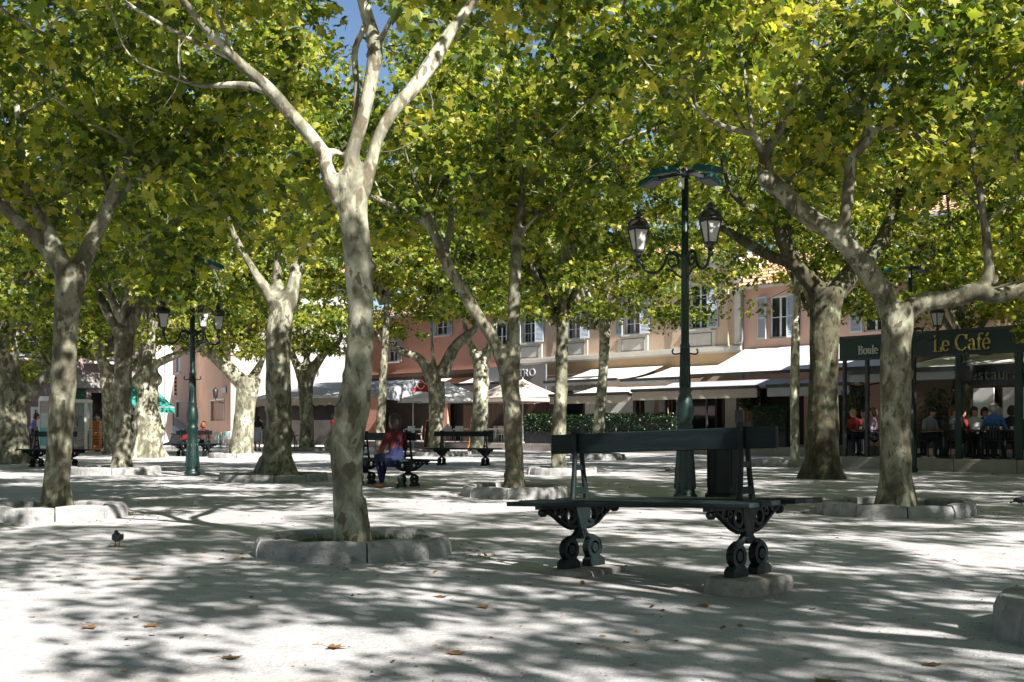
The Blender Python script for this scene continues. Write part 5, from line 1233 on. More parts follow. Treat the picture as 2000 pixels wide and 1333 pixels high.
# ------------------------------------------------------------------ parasols, planters, tables, chairs
def parasol(label, loc, rz, half, top, edge, cloth, under, pole='alu', offset=None):
    root = empty('parasol', loc, rz, label, 'parasol', 'terrace parasols'); k = [(-half, -half), (half, -half), (half, half), (-half, half)]
    m = MB(); n = 6
    for i in range(4):
        a, b = k[i], k[(i + 1) % 4]; vs = []; fs = []
        for r in range(n + 1):
            t = r / n
            for c in range(n + 1):
                s = c / n; x = (a[0] + (b[0] - a[0]) * s) * t; y = (a[1] + (b[1] - a[1]) * s) * t
                vs.append((x, y, top + (edge - top) * t ** .9 - .06 * math.sin(math.pi * s) * t * (1 - t) * 4 + .05 * math.sin(math.pi * s) * t))
        for r in range(n):
            for c in range(n): fs.append((r * (n + 1) + c, (r + 1) * (n + 1) + c, (r + 1) * (n + 1) + c + 1, r * (n + 1) + c + 1))
        m.add(vs, fs, True)
        m.add([(a[0], a[1], edge), (b[0], b[1], edge), (b[0], b[1], edge - .16), (a[0], a[1], edge - .16)], [(0, 1, 2, 3)])
    m.build('canopy', MT[cloth], root)
    for i in range(4):
        q = MB(); q.bar((0, 0, top - .06), (k[i][0] * .98, k[i][1] * .98, edge - .03), .03); q.bar((0, 0, top - .75), (k[i][0] * .5, k[i][1] * .5, (top + edge) / 2 - .03), .025); q.build('rib', MT[under], root)
    ox, oy = offset or (0, 0)
    q = MB(); q.lathe([(.03, .0), (.03, top + .08)], 10, (ox, oy, 0)); q.lathe([(.3, 0), (.3, .05), (.05, .08)], 14, (ox, oy, 0)); q.build('pole', MT[pole], root)
    if offset: q = MB(); q.bar((ox, oy, top - .9), (0, 0, top - .05), .05); q.bar((ox, oy, top - .3), (ox * .4, oy * .4, top - .3), .03); q.build('side_arm', MT[pole], root)
    return root
pb = fw(fa(866, -7.6), -7.6); parasol('white side-pole parasol beside the low forking tree', (pb.x, pb.y, 0), .3, 1.95, 3.5, 2.55, 'canvas', 'alu', offset=(-1.7, -.6))
pb = fw(fa(1021, -5.2), -5.2); parasol('beige centre-pole parasol behind the slim centre tree', (pb.x, pb.y, .34), .75, 1.6, 3.2, 2.2, 'canvas_beige', 'darkmetal')
pb = fw(fa(985, -4.2), -4.2); parasol('brown-beige parasol just left of the beige one', (pb.x, pb.y, .34), .5, 1.6, 3.1, 2.2, 'canvas_beige', 'darkmetal')

def hedge(label, p, q, w, z0, z1, pz, n=3200, cat='hedge', mat='hedge', size=.075):
    p = Vector((p[0], p[1], 0)); q = Vector((q[0], q[1], 0)); d = q - p; L = d.length
    root = empty('planter_hedge', p, math.atan2(d.y, d.x), label, cat, 'hedges in dark planters')
    k = max(1, int(L / 1.5)); 
    for i in range(k):
        m = MB(); x0, x1 = L * i / k + .02, L * (i + 1) / k - .02
        m.box(((x0 + x1) / 2, 0, (z0 + pz) / 2), (x1 - x0, w, pz - z0), bev=.02); m.build('planter_box', MT['planter'], root)
    rng = np.random.default_rng(int(p.x * 100) % 999); nn = n; x = rng.uniform(0, L, nn); y = rng.uniform(-w / 2 - .06, w / 2 + .06, nn)
    t = rng.uniform(0, 1, nn) ** .7; top = np.array([z1 + .12 * mnoise.noise(Vector((a * 1.7, b, 3.0))) + .07 * mnoise.noise(Vector((a * 6, b * 6, 1.0))) for a, b in zip(x, y)])
    pts = np.stack([x, y * (1 - .15 * t ** 3), pz - .1 + (top - pz + .1) * t], 1)
    o = link('foliage', leaves_mesh('leaves', pts, size, rng, MT[mat], simple=True, up=.3), root); o['kind'] = 'stuff'
    q_ = MB(); q_.span((.1, -w / 2 + .1, pz - .1), (L - .1, w / 2 - .1, z1 - .16)); q_.build('stems', MT['planter'], root)
    return root
def hp(px, b): v = fw(fa(px, b), b); return (v.x, v.y)
hedge('bright clipped hedge in planters left of the thin trees', hp(1032, -6.05), hp(1092, -6.05), .6, .34, 1.75, .95, 3600)
hedge('darker clipped hedge in planters behind the nearest bench', hp(1094, -6.05), hp(1330, -6.05), .6, .34, 1.72, .95, 9000)
hedge('dark shrub in a planter box under the grey awning', hp(1478, -6.1), hp(1545, -6.1), .6, .34, 1.95, 1.0, 3800)
def round_bush(label, loc, r, zc, pot=.3):
    root = empty('potted_bush', loc, 0, label, 'bush'); rng = np.random.default_rng(9)
    d = rng.normal(0, 1, (1800, 3)); d /= np.linalg.norm(d, axis=1)[:, None]; pts = d * r * rng.uniform(.6, 1.05, (1800, 1)); pts[:, 2] += zc
    o = link('foliage', leaves_mesh('leaves', pts, .08, rng, MT['hedge'], simple=True, up=.3), root); o['kind'] = 'stuff'
    m = MB(); m.lathe([(pot * .7, 0), (pot, .5), (pot * .9, .5), (pot * .85, .42)], 14); m.build('pot', MT['planter'], root)
    m = MB(); m.lathe([(.03, .4), (.03, zc)], 8); m.build('stem', MT['brownwood'], root); return root
v = fw(fa(1462, -4.5), -4.5, .34); round_bush('round clipped potted bush by the bistro door', v, .42, 1.9)
def tub_plant(label, loc, seed=3, h=1.6):
    root = empty('potted_plant', loc, 0, label, 'plant'); rng = np.random.default_rng(seed); m = MB(); pts = []
    for k in range(9):
        a = rng.uniform(0, 6.28); r = rng.uniform(.1, .45); e = np.array([math.cos(a) * r, math.sin(a) * r, h * rng.uniform(.7, 1)])
        m.tube(catmull([(0, 0, .4, .012), (e[0] * .4, e[1] * .4, h * .6, .009), (*e, .004)], .2), 5, cap=False)
        for _ in range(40): pts.append(e * np.array([1, 1, rng.uniform(.5, 1)]) + rng.normal(0, .1, 3))
    m.build('stems', MT['brownwood'], root); o = link('foliage', leaves_mesh('leaves', np.array(pts), .1, rng, MT['hedge'], simple=True, up=.2), root); o['kind'] = 'stuff'
    m = MB(); m.lathe([(.2, 0), (.28, .45), (.25, .45), (.24, .38)], 14); m.build('pot', MT['planter'], root); return root

def chair_proto(kind):
    pr = {}; m = MB()
    if kind == 'armchair':
        m.box((0, 0, .44), (.46, .46, .035), bev=.012); pr['seat'] = m; m = MB(); m.box((0, .22, .68), (.44, .03, .36), bev=.012, rx=-.15); pr['backrest'] = m
        for s in (-1, 1): m = MB(); m.path([(s * .25, -.2, .43), (s * .25, -.2, .66), (s * .25, .2, .66)], .018, 6, .05); pr['armrest%d' % s] = m
    else:
        m.box((0, 0, .45), (.40, .40, .03), bev=.012); pr['seat'] = m
        m = MB(); m.path([(-.19, .18, .45), (-.185, .23, .75), (-.14, .25, .86), (.14, .25, .86), (.185, .23, .75), (.19, .18, .45)], .014, 6, .05)
        for k in range(4): m.box((-.105 + k * .07, .235, .68), (.03, .012, .34), rx=-.12)
        pr['backrest'] = m
    for i, (x, y) in enumerate(((-.18, -.18), (.18, -.18), (-.18, .18), (.18, .18))):
        m = MB(); m.tube([(x, y, .44, .015), (x * 1.12, y * 1.15, 0, .013)], 6); pr['leg%d' % i] = m
    return pr
CH = {}
def chair(label, loc, rz, mat, kind='slat', group='terrace chairs'):
    if (kind, mat) not in CH: CH[(kind, mat)] = {k: v.mesh(k.rstrip('0123456789-'), MT[mat]) for k, v in chair_proto(kind).items()}
    root = empty('terrace_chair', loc, rz, label, 'chair', group)
    for k, me in CH[(kind, mat)].items(): link(k.rstrip('0123456789-'), me, root)
    return root
TB = {}
def table(label, loc, mat='darkmetal', top='darkwood', r=.36, group='terrace tables', square=False, h=.73):
    root = empty('terrace_table', loc, 0, label, 'table', group)
    m = MB(); 
    if square: m.box((0, 0, h - .015), (r * 2, r * 2, .03), bev=.008)
    else: m.lathe([(r - .01, h - .03), (r, h - .02), (r, h - .005), (r - .01, h)], 24)
    m.build('table_top', MT[top], root)
    m = MB(); m.lathe([(.03, .04), (.03, h - .03)], 10); m.build('pedestal', MT[mat], root)
    m = MB(); m.lathe([(.22, 0), (.22, .015), (.05, .05)], 16); m.build('foot', MT[mat], root); return root
# ------------------------------------------------------------------ people (one continuous skin each) and birds
SKIN = M('skin', (.42, .235, .165), (.47, .27, .19), 6, .6); SKIN_TAN = M('skin_tanned', (.33, .165, .105), (.38, .20, .13), 6, .6)
CLOTH = {}
def cloth(c, stripe=None):
    if (c, stripe) not in CLOTH:
        k = 'cloth_%d' % len(CLOTH)
        CLOTH[(c, stripe)] = M(k, c, stripe or tuple(min(1, v * 1.25) for v in c), 14 if stripe else 5, .9, .15, 160, stretch=(1, 1, 6) if stripe else (1, 1, 1))
    return CLOTH[(c, stripe)]
HAIR = {'dark': M('hair_dark', (.018, .012, .009), (.04, .027, .018), 30, .55, .3, 80), 'brown': M('hair_brown', (.06, .035, .018), (.11, .065, .035), 30, .55, .3, 80),
        'grey': M('hair_grey', (.20, .19, .18), (.32, .31, .30), 30, .6, .3, 80), 'auburn': M('hair_auburn', (.13, .045, .02), (.2, .075, .03), 30, .55, .3, 80)}
def blob_mesh(name, bones, mats, voxel, smooth=2):
    """bones: (p0, p1, r0, r1, material slot, flatten) fused to one skin; each face takes the slot of its nearest bone"""
    m = MB()
    for (a, b, r0, r1, mi, fl) in bones:
        a = Vector(a); b = Vector(b); 
        if (b - a).length < 1e-4: m.ball(a, r0, 8, (1, fl, 1)); continue
        n = 5; rows = [tuple(a + (b - a) * (i / n)) + (r0 + (r1 - r0) * i / n,) for i in range(n + 1)]
        m.tube(rows, 14, flat=fl); m.ball(a, r0, 6, (1, fl, 1) if abs((b - a).normalized().z) > .6 else (1, 1, 1)); m.ball(b, r1, 6, (1, fl, 1) if abs((b - a).normalized().z) > .6 else (1, 1, 1))
    me = remesh(m.mesh(name, mats[0]), voxel, smooth)
    me.materials.clear()
    for q in mats: me.materials.append(q)
    C = np.zeros(len(me.polygons) * 3, np.float32); me.polygons.foreach_get('center', C); C = C.reshape(-1, 3)
    best = np.full(len(C), 1e9); idx = np.zeros(len(C), np.int32)
    for (a, b, r0, r1, mi, fl) in bones:
        a = np.array(a, float); b = np.array(b, float); d = b - a; L2 = max(float(d @ d), 1e-9); t = np.clip(((C - a) @ d) / L2, 0, 1)
        q = np.linalg.norm(C - (a + t[:, None] * d), axis=1) / (r0 + (r1 - r0) * t)
        k = q < best; best[k] = q[k]; idx[k] = mi
    me.polygons.foreach_set('material_index', idx); me.update(); return me
def hand(w, d, side, s=1.0, mi=0):
    """palm and five curled fingers; w wrist, d forward direction"""
    w = Vector(w); d = Vector(d).normalized(); up = Vector((0, 0, 1)); sd = d.cross(up)
    sd = sd.normalized() if sd.length > .1 else Vector((1, 0, 0)); dn = d.cross(sd).normalized()
    out = [(w, w + d * .075, .027, .034, mi, 1)]
    for k, L in enumerate((.062, .072, .068, .05)):
        o = w + d * .085 + sd * (-.03 + k * .02); a = o + d * L * .55; b = a + (d * .5 + dn * .8).normalized() * L * .5
        out += [(o, a, .0105, .0095, mi, 1), (a, b, .0095, .008, mi, 1)]
    o = w + d * .025 - sd * side * .03; a = o - sd * side * .03 + d * .03; out += [(o, a, .013, .011, mi, 1), (a, a + d * .03, .011, .009, mi, 1)]
    return out
def person(label, loc, rz, pose='sit', top=(.3, .02, .02), bottom=(.016, .017, .024), hair='dark', bald=False, skin=None, sleeves='short', skirt=False, lean=0.0, turn=0.0, scale=1.0, stripe=None, cap=None, legs=None, arms=None, bag=None, long_hair=False, shoes=(.03, .025, .02)):
    """local frame: faces -y"""
    skin = skin or SKIN; root = empty('person', loc, rz, label, 'person', scale=scale)
    S = 1.0 if pose == 'sit' else 0.0; hz = .54 if S else .93; B = []; ln = lean
    def up(x, y, z): return (x, y - ln * z, hz + z)
    B += [(up(0, 0, -.02), up(0, .01, .16), .155, .14, 2, .78), (up(0, .01, .16), up(0, 0, .38), .135, .165, 1, .66), (up(-.12, .01, .42), up(.12, .01, .42), .075, .075, 1, 1), (up(0, .01, .42), up(0, -.005, .54), .062, .055, 0, 1)]
    hc = Vector(up(0, -.025, .64)); tw = Matrix.Rotation(turn, 3, 'Z')
    def hd(x, y, z): return tuple(hc + tw @ Vector((x, y, z)))
    B += [(hd(0, .012, .03), hd(0, .0, -.03), .098, .082, 0, 1.1), (hd(0, -.055, -.055), hd(0, -.05, -.085), .045, .035, 0, 1), (hd(0, -.09, .005), hd(0, -.112, -.022), .012, .017, 0, 1), (hd(-.088, .015, -.012), hd(-.092, .02, .02), .014, .02, 0, 1), (hd(.088, .015, -.012), hd(.092, .02, .02), .014, .02, 0, 1)]
    A = arms or ((-.26, -.06, .16), (-.16, -.30, .16), (.26, -.06, .16), (.16, -.30, .16)) if S else arms or ((-.24, .03, .14), (-.25, -.1, -.08), (.24, .03, .14), (.25, -.1, -.08))
    for s, (el, wr) in ((-1, (A[0], A[1])), (1, (A[2], A[3]))):
        sh = up(s * .18, .01, .41); el = up(*el); wr = up(*wr)
        mid = tuple((Vector(sh) + Vector(el)) / 2)
        fo = 1 if sleeves == 'long' else 0
        B += [(sh, el, .062, .05, 1, 1), (el, wr, .044, .031, fo, 1)]
        d = Vector(wr) - Vector(el); B += hand(wr, d, s)
    if S: L = legs or ((-.10, -.44, .56), (-.11, -.40, .09), (.10, -.44, .56), (.11, -.42, .09))
    else: L = legs or ((-.09, -.03, .50), (-.09, .02, .09), (.10, .0, .50), (.11, .05, .09))
    for s, (kn, an) in ((-1, (L[0], L[1])), (1, (L[2], L[3]))):
        hp_ = (s * .095, 0, hz - .02); sk = 0 if skirt else 2
        B += [(hp_, kn, .092, .066, 2 if S or not skirt else 2, 1), (kn, an, .06, .04, sk, 1)]
        fd = Vector((kn[0] - hp_[0], kn[1] - hp_[1], 0)); fd = fd.normalized() if S and fd.length > .1 else Vector((0, -1, 0))
        a = Vector(an); B += [(tuple(a + Vector((0, 0, -.045)) - fd * .03), tuple(a + fd * .15 + Vector((0, 0, -.055))), .042, .034, 3, 1)]
    if skirt: B.append(((0, 0, hz), (0, .0, hz - .32), .16, .2, 2, .8))
    me = blob_mesh('body', B, [skin, cloth(top, stripe), cloth(bottom), cloth(shoes)], .013, 2)
    link('body', me, root)
    e = MB(); 
    for s in (-1, 1): e.ball(hd(s * .033, -.088, .018), .011, 5)
    e.build('eyes', HAIR['dark'], root)
    e = MB(); e.tube([tuple(hc + tw @ Vector((-.025, -.102, -.055))) + (.005,), tuple(hc + tw @ Vector((0, -.108, -.054))) + (.006,), tuple(hc + tw @ Vector((.025, -.102, -.055))) + (.005,)], 6); e.build('mouth', SKIN_TAN, root)
    if not bald:
        hb = [(hd(0, .028, .055), hd(0, .045, -.01), .108, .10, 0, 1.05), (hd(0, -.03, .085), hd(0, .02, .09), .075, .085, 0, 1), (hd(-.075, .03, .02), hd(-.07, .05, -.04), .045, .04, 0, 1), (hd(.075, .03, .02), hd(.07, .05, -.04), .045, .04, 0, 1)]
        if long_hair: hb += [(hd(0, .07, -.02), hd(0, .075, -.12), .085, .06, 0, 1), (hd(-.06, .05, -.02), hd(-.065, .055, -.1), .05, .04, 0, 1), (hd(.06, .05, -.02), hd(.065, .055, -.1), .05, .04, 0, 1)]
        link('hair', blob_mesh('hair', hb, [HAIR[hair]], .014, 1), root)
    if cap:
        q = MB(); q.ball(hd(0, .01, .065), .112, 7, (1, 1.1, .75)); q.box(hd(0, -.12, .065), (.15, .11, .014), rz=turn); q.build('cap', cloth(cap), root)
    if bag:
        q = MB(); q.path([up(-.13, -.115, .40), up(-.10, .02, .50), up(.02, .125, .30), up(.16, .10, .03)], .016, 6, .04); q.box(up(.19, .08, -.06), (.09, .24, .2), bev=.03); q.build('shoulder_bag', cloth(bag), root)
    return root
# woman on the bench: seated on the camera side, turned to the left, back towards us
bw = BW.matrix_world if False else None
bang = math.atan2(w1.y - w0.y, w1.x - w0.x); bc = (w0 + w1) / 2; nrm_ = Vector((math.sin(bang), -math.cos(bang), 0)); along = Vector((math.cos(bang), math.sin(bang), 0))
seat = bc + along * .70 + nrm_ * .26
person('seated woman in a red top and blue trousers, seen from behind', (seat.x, seat.y, -.015), R(-138), top=(.075, .009, .012), bottom=(.006, .010, .042), hair='dark', lean=.06, turn=.2, long_hair=True, bag=(.01, .012, .05),
       legs=((-.09, -.42, .55), (-.05, -.50, .10), (.12, -.40, .55), (.16, -.22, .09)), skin=SKIN_TAN, shoes=(.3, .12, .06))
# passers-by
s = gp(503, 881); person('standing woman in a dark top and pale skirt beside the stout tree', s, R(165), 'stand', top=(.02, .02, .028), bottom=(.35, .36, .48), hair='dark', skirt=True, arms=((-.24, -.02, .14), (-.2, -.2, .1), (.24, -.02, .14), (.2, -.22, .12)))
s = gp(652, 886); person('waiter in a red shirt half hidden by the tall forked tree', s, R(70), 'stand', top=(.28, .015, .02), bottom=(.05, .035, .03), hair='brown', arms=((-.22, -.1, .14), (-.2, -.36, .12), (.22, -.1, .14), (.2, -.36, .14)))
s = gp(60, 888); person('person in a violet top bending by the white information panel', s, R(100), 'stand', top=(.16, .15, .42), bottom=(.04, .02, .03), hair='dark', lean=.35, scale=.97)
s = e2 + Vector((.02, .1, 0)); person('person in dark red resting on the bench behind the left lamp', (s.x - .3, s.y + .45, 0), R(180), top=(.06, .012, .012), bottom=(.02, .02, .025), hair='auburn')
# cafe guests: (px, b, face deg relative to the facade axis, ...)
def cf(px, b): v = fw(fa(px, b - 9.4), b - 9.4, .30); return v
GUESTS = [
    (1668, -6.3, 20, dict(label='bald man in a dark red shirt at the first cafe table', top=(.16, .012, .015), bald=True, lean=.12)),
    (1708, -6.0, -60, dict(label='guest in a lavender top beside the bald man', top=(.30, .20, .28), hair='brown', lean=.05)),
    (1812, -6.2, 80, dict(label='man in a grey shirt and dark cap just right of the spreading tree', top=(.20, .21, .23), cap=(.02, .02, .025), lean=.18)),
    (1862, -5.6, 110, dict(label='guest in a blue and white striped shirt with auburn hair', top=(.50, .52, .62), stripe=(.12, .15, .35), hair='auburn', turn=-.3)),
    (1878, -6.6, 150, dict(label='guest in a dark red pullover with his back to the square', top=(.15, .012, .012), hair='brown')),
    (1903, -5.4, 40, dict(label='man in a pale grey collar looking towards the right', top=(.40, .40, .38), hair='dark', turn=.6)),
    (1941, -6.7, 195, dict(label='grey haired man in a blue checked shirt seen from behind', top=(.035, .10, .30), stripe=(.06, .16, .40), hair='grey', scale=1.05)),
    (1976, -6.0, 215, dict(label='guest in dark clothes at the right edge of the picture', top=(.02, .02, .022), hair='dark')),
    (1690, -4.6, 10, dict(label='guest in white at a back table between the two posts', top=(.42, .42, .40), hair='dark', lean=.1)),
    (1830, -4.4, -30, dict(label='guest in dark blue at a back table behind the capped man', top=(.02, .03, .07), hair='brown', lean=.15)),
    (1921, -4.2, 60, dict(label='guest in dark brown behind the man in blue checks', top=(.05, .03, .02), hair='dark', lean=.08)),
    (1958, -4.6, -20, dict(label='guest in grey-green leaning over a back table', top=(.08, .09, .07), hair='grey', lean=.22)),
]
for i, (px, b, fdeg, kw) in enumerate(GUESTS):
    v = cf(px, b); person(loc=v, rz=ANG + R(fdeg), **kw)
    who = kw['label'].split(' ')
    chair('dark chair under the ' + ' '.join(kw['label'].split(' ')[:9]), v, ANG + R(fdeg), 'darkmetal', 'slat', 'dark cafe chairs')
for (px, b, lb_) in ((1690, -6.75, 'round dark table with white cups before the bald man'), (1785, -6.6, 'round dark cafe table behind the spreading trunk'), (1845, -6.9, 'round dark table before the man in the cap'), (1915, -7.0, 'round dark table before the guest in the dark red pullover'), (1962, -6.6, 'round dark table at the right end of the cafe terrace')):
    v = cf(px, b); table(lb_, v, top='darkwood', r=.38)
    if px in (1690, 1915, 1962):
        for j, (dx, dy) in enumerate(((-.15, -.1), (.18, .02))):
            q = MB(); q.lathe([(.025, 0), (.03, .005), (.042, .05), (.044, .075), (.04, .075), (.036, .02)], 12); q.lathe([(.07, -.004), (.075, .004), (.03, .004)], 14)
            o = q.build('coffee_cup', MT['white'], None, (v.x + dx, v.y + dy, v.z + .735)); nm = {1690: 'the bald man', 1915: 'the guest in dark red', 1962: 'the man in blue checks'}[px]
            tag(o, 'white coffee cup and saucer on the table before ' + nm + (', far side' if j else ', near side'), 'cup', 'coffee cups')
tub_plant('tall leafy potted plant behind the bald man', cf(1672, -4.4), 3, 2.2)
tub_plant('leafy potted plant behind the striped guest', cf(1838, -3.6), 5, 2.0)
# bistro terrace: white armchairs and tables
def bf(px, b): return fw(fa(px, b), b, .34)
for i, (px, b, rz, w) in enumerate(((800, -5.6, 30, 'left of the orange board'), (816, -5.2, -40, 'behind the orange board'), (958, -5.7, 150, 'just right of the white trunk'), (975, -5.3, 120, 'beside the centre tree, in front'), (984, -4.6, 90, 'beside the centre tree, at the back'), (895, -5.6, 40, 'left of the white trunk'), (912, -4.8, -30, 'behind the white trunk'), (880, -5.2, 200, 'right of the low forking tree'))):
    chair('white terrace armchair ' + w, bf(px, b), ANG + R(rz), 'white', 'armchair', 'white bistro armchairs')
for (px, b, w) in ((808, -5.9, 'left of the orange board'), (968, -5.6, 'between the white trunk and the centre tree'), (900, -5.9, 'left of the white trunk')):
    table('white bistro table ' + w, bf(px, b), top='white', mat='alu', r=.4, square=True)
# turquoise chairs and wire chairs near the left lamp
for i, (px, py, rz, mt, w) in enumerate(((424, 876, 20, 'turquoise', 'turquoise chair right of the left lamp post'), (436, 873, -30, 'turquoise', 'turquoise chair nearest the mottled tree'), (443, 876, 60, 'alu', 'metal chair beside the mottled tree'), (448, 872, 200, 'alu', 'metal chair behind the mottled tree'), (492, 876, 90, 'alu', 'metal chair between the mottled and the stout tree'), (570, 882, 30, 'darkmetal', 'dark chair between the stout and the pollarded tree'), (578, 876, 140, 'darkmetal', 'dark chair under the long terrace awning'))):
    p = gp(px, py); chair(w, p, R(rz), mt, 'slat', 'chairs near the side street')
for (px, py, w) in ((430, 875, 'small table between the turquoise chairs'), (575, 880, 'dark table between the stout and the pollarded tree'), (498, 872, 'small table behind the standing woman')):
    table(w, gp(px, py), top='darkwood' if px > 500 else 'alu', r=.35)

# ------------------------------------------------------------------ pigeons
PG = M('pigeon_grey', (.035, .037, .045), (.08, .085, .10), 18, .6, .2, 120); PGD = M('pigeon_dark', (.015, .015, .02), (.03, .03, .04), 12, .5); PGF = M('pigeon_feet', (.4, .12, .08), (.45, .15, .1), 12, .6)
def pigeon(label, loc, rz, head=.0, peck=False):
    root = empty('pigeon', loc, rz, label, 'pigeon', 'pigeons on the gravel', scale=.72)
    hz = .20 if not peck else .11; hy = -.085 if not peck else -.16
    B = [((0, .06, .12), (0, -.045, .135), .052, .064, 0, 1), ((0, -.06, .15), (0, hy + .01, hz - .015), .042, .026, 1, 1), ((0, hy, hz), (0, hy - .012, hz), .028, .024, 1, 1), ((0, .08, .115), (0, .20, .075), .036, .022, 0, .5), ((0, hy - .025, hz - .004), (0, hy - .055, hz - .012), .010, .005, 1, 1)]
    link('body', blob_mesh('body', B, [PG, PGD], .008, 2), root)
    for s in (-1, 1):
        m = MB(); m.ball((s * .056, .045, .128), .06, 8, (.22, 1.75, .72)); m.build('wing', PGD, root)
        m = MB(); m.tube([(s * .022, .0, .09, .008), (s * .024, .01, .045, .006), (s * .024, .0, .008, .005)], 6)
        for a in (-.5, 0, .5): m.tube([(s * .024, 0, .007, .005), (s * .024 + .035 * math.sin(a), -.035 * math.cos(a), .004, .003)], 5)
        m.tube([(s * .024, 0, .007, .005), (s * .024, .022, .004, .003)], 5); m.build('leg', PGF, root)
    m = MB(); 
    for s in (-1, 1): m.ball((s * .022, hy - .014, hz + .004), .005, 4)
    m.build('eyes', PGF, root); return root
p = gp(229, 1064); pigeon('dark pigeon walking alone on the left of the gravel', (p.x, p.y, gz(p.x, p.y)), R(10), peck=False)
p = gp(1308, 925); pigeon('pigeon seen behind the nearest bench, left of the lamp foot', (p.x, p.y, gz(p.x, p.y)), R(115))
p = gp(1996, 988); pigeon('pigeon cut off by the right edge of the picture', (p.x, p.y, gz(p.x, p.y)), R(80))

# ------------------------------------------------------------------ phone booth, panels, scooter, boards, flag
p = gp(150, 884); root = empty('phone_booth', (p.x, p.y, 0), .12, 'glazed phone booth with white frame left of the grey forked tree', 'booth')
w, dpt, h = 1.0, 1.0, 2.35
for sx_ in (-1, 1):
    for sy_ in (-1, 1):
        m = MB(); m.span((sx_ * w / 2 - .05, sy_ * dpt / 2 - .05, 0), (sx_ * w / 2 + .05, sy_ * dpt / 2 + .05, h - .15)); m.build('post', MT['white'], root)
m = MB(); m.box((0, 0, h - .07), (w + .14, dpt + .14, .16), bev=.03); m.build('roof', MT['white'], root)
m = MB(); m.box((0, 0, .04), (w + .04, dpt + .04, .08)); m.build('floor_slab', MT['offwhite'], root)
for (x, y, sx_, sy_) in ((0, -dpt / 2, w - .09, .012), (-w / 2, 0, .012, dpt - .09), (w / 2, 0, .012, dpt - .09), (0, dpt / 2, w - .09, .012)):
    m = MB(); m.box((x, y, h / 2), (sx_, sy_, h - .35)); m.build('glass_panel', MT['clear'], root)
m = MB(); m.box((.1, .35, 1.3), (.34, .16, .55), bev=.02); ph = m.build('telephone', MT['greypanel'], root); m = MB(); m.path([(-.02, .24, 1.45), (-.04, .22, 1.3), (-.02, .24, 1.15)], .025, 6, .04); m.build('handset', MT['scooter_black'], ph)
m = MB(); m.box((.1, .3, .98), (.4, .22, .03)); m.build('shelf', MT['blue'], root)
m = MB(); m.span((-w / 2 + .05, -dpt / 2 - .02, 1.25), (-w / 2 + .3, -dpt / 2 - .008, 1.6)); m.build('sticker', MT['red'], root)
q = at(164, 838, 57); root = empty('slatted_counter', (q.x, q.y, 0), .1, 'orange slatted wooden counter seen through the phone booth', 'counter')
for k in range(11):
    m = MB(); m.box((0, 0, .12 + k * .125), (1.5, .6, .11), bev=.02); m.build('slat', MT['orangewood'], root)
m = MB(); m.box((0, 0, 1.49), (1.56, .66, .05), bev=.01); m.build('counter_top', MT['brownwood'], root)
p = gp(69, 880); root = empty('information_panel', (p.x, p.y, 0), .3, 'white information panel on a post by the phone booth', 'sign')
m = MB(); m.box((0, 0, 1.65), (.42, .06, .95), bev=.02); pn = m.build('panel', MT['white'], root); m = MB(); m.box((.02, -.04, 1.75), (.14, .012, .24), ry=.4); m.ball((.02, -.045, 1.93), .05, 5, (1, .2, 1)); m.build('pictogram', MT['blue'], pn)
for s in (-1, 1): m = MB(); m.lathe([(.03, 0), (.03, 1.2)], 8, (s * .15, 0, 0)); m.build('post', MT['alu'], root)
p = gp(92, 884); root = empty('news_panel', (p.x, p.y, 0), -.2, 'narrow glazed display column left of the phone booth', 'display')
m = MB(); m.span((-.4, -.05, .1), (-.34, .05, 2.4)); m.span((.34, -.05, .1), (.4, .05, 2.4)); m.span((-.34, -.06, 2.3), (.34, .06, 2.5)); m.span((-.34, -.05, .1), (.34, .05, .3)); m.build('frame', MT['white'], root)
m = MB(); m.span((-.34, -.02, .3), (.34, .02, 1.1)); m.build('lower_panel', MT['turquoise'], root); m = MB(); m.span((-.34, -.02, 1.1), (.34, .02, 1.75)); m.build('poster', MT['curtain'], root); m = MB(); m.span((-.34, -.02, 1.75), (.34, .02, 2.3)); m.build('poster', MT['canvas_beige'], root)
def scooter(label, loc, rz, body='scooter_black', acc='scooter_red'):
    root = empty('scooter', loc, rz, label, 'scooter', 'parked scooters')
    for x in (-.62, .62):
        m = MB(); m.ring((x, 0, .25), .13, .25, .10, 20, 'xz'); wl_ = m.build('wheel', MT['rubber'], root); m = MB(); m.ring((x, 0, .25), .02, .128, .06, 16, 'xz'); m.build('rim', MT['alu'], wl_)
    m = MB(); m.prism([(-.95, .62), (-.8, .78), (-.1, .74), (.0, .42), (.38, .30), (.40, .22), (-.25, .22), (-.45, .42), (-.8, .45)], .30); m.build('body', MT[body], root)
    m = MB(); m.prism([(-.98, .60), (-.9, .74), (-.62, .70), (-.5, .52), (-.8, .50)], .32); m.build('tail_fairing', MT[acc], root)
    m = MB(); m.prism([(.36, .28), (.62, .95), (.70, .95), (.60, .55), (.78, .50), (.74, .44), (.5, .24)], .34); m.build('front_shield', MT[body], root)
    m = MB(); m.box((-.42, 0, .80), (.75, .28, .09), bev=.04); m.build('seat', MT['rubber'], root)
    m = MB(); m.path([(.52, -.32, 1.04), (.60, -.1, 1.06), (.60, .1, 1.06), (.52, .32, 1.04)], .022, 8, .05); m.tube([(.62, 0, .5, .03), (.60, 0, 1.06, .03)], 8); m.build('handlebar', MT['darkmetal'], root)
    m = MB(); m.ball((.72, 0, .86), .075, 7, (.6, 1, 1)); m.build('headlight', MT['milk'], root)
    m = MB(); m.box((-.92, 0, .98), (.36, .38, .30), bev=.06); m.build('top_box', MT[body], root)
    m = MB(); m.tube([(-.1, .1, .24, .015), (-.15, .22, 0, .013)], 6); m.build('stand', MT['darkmetal'], root); return root
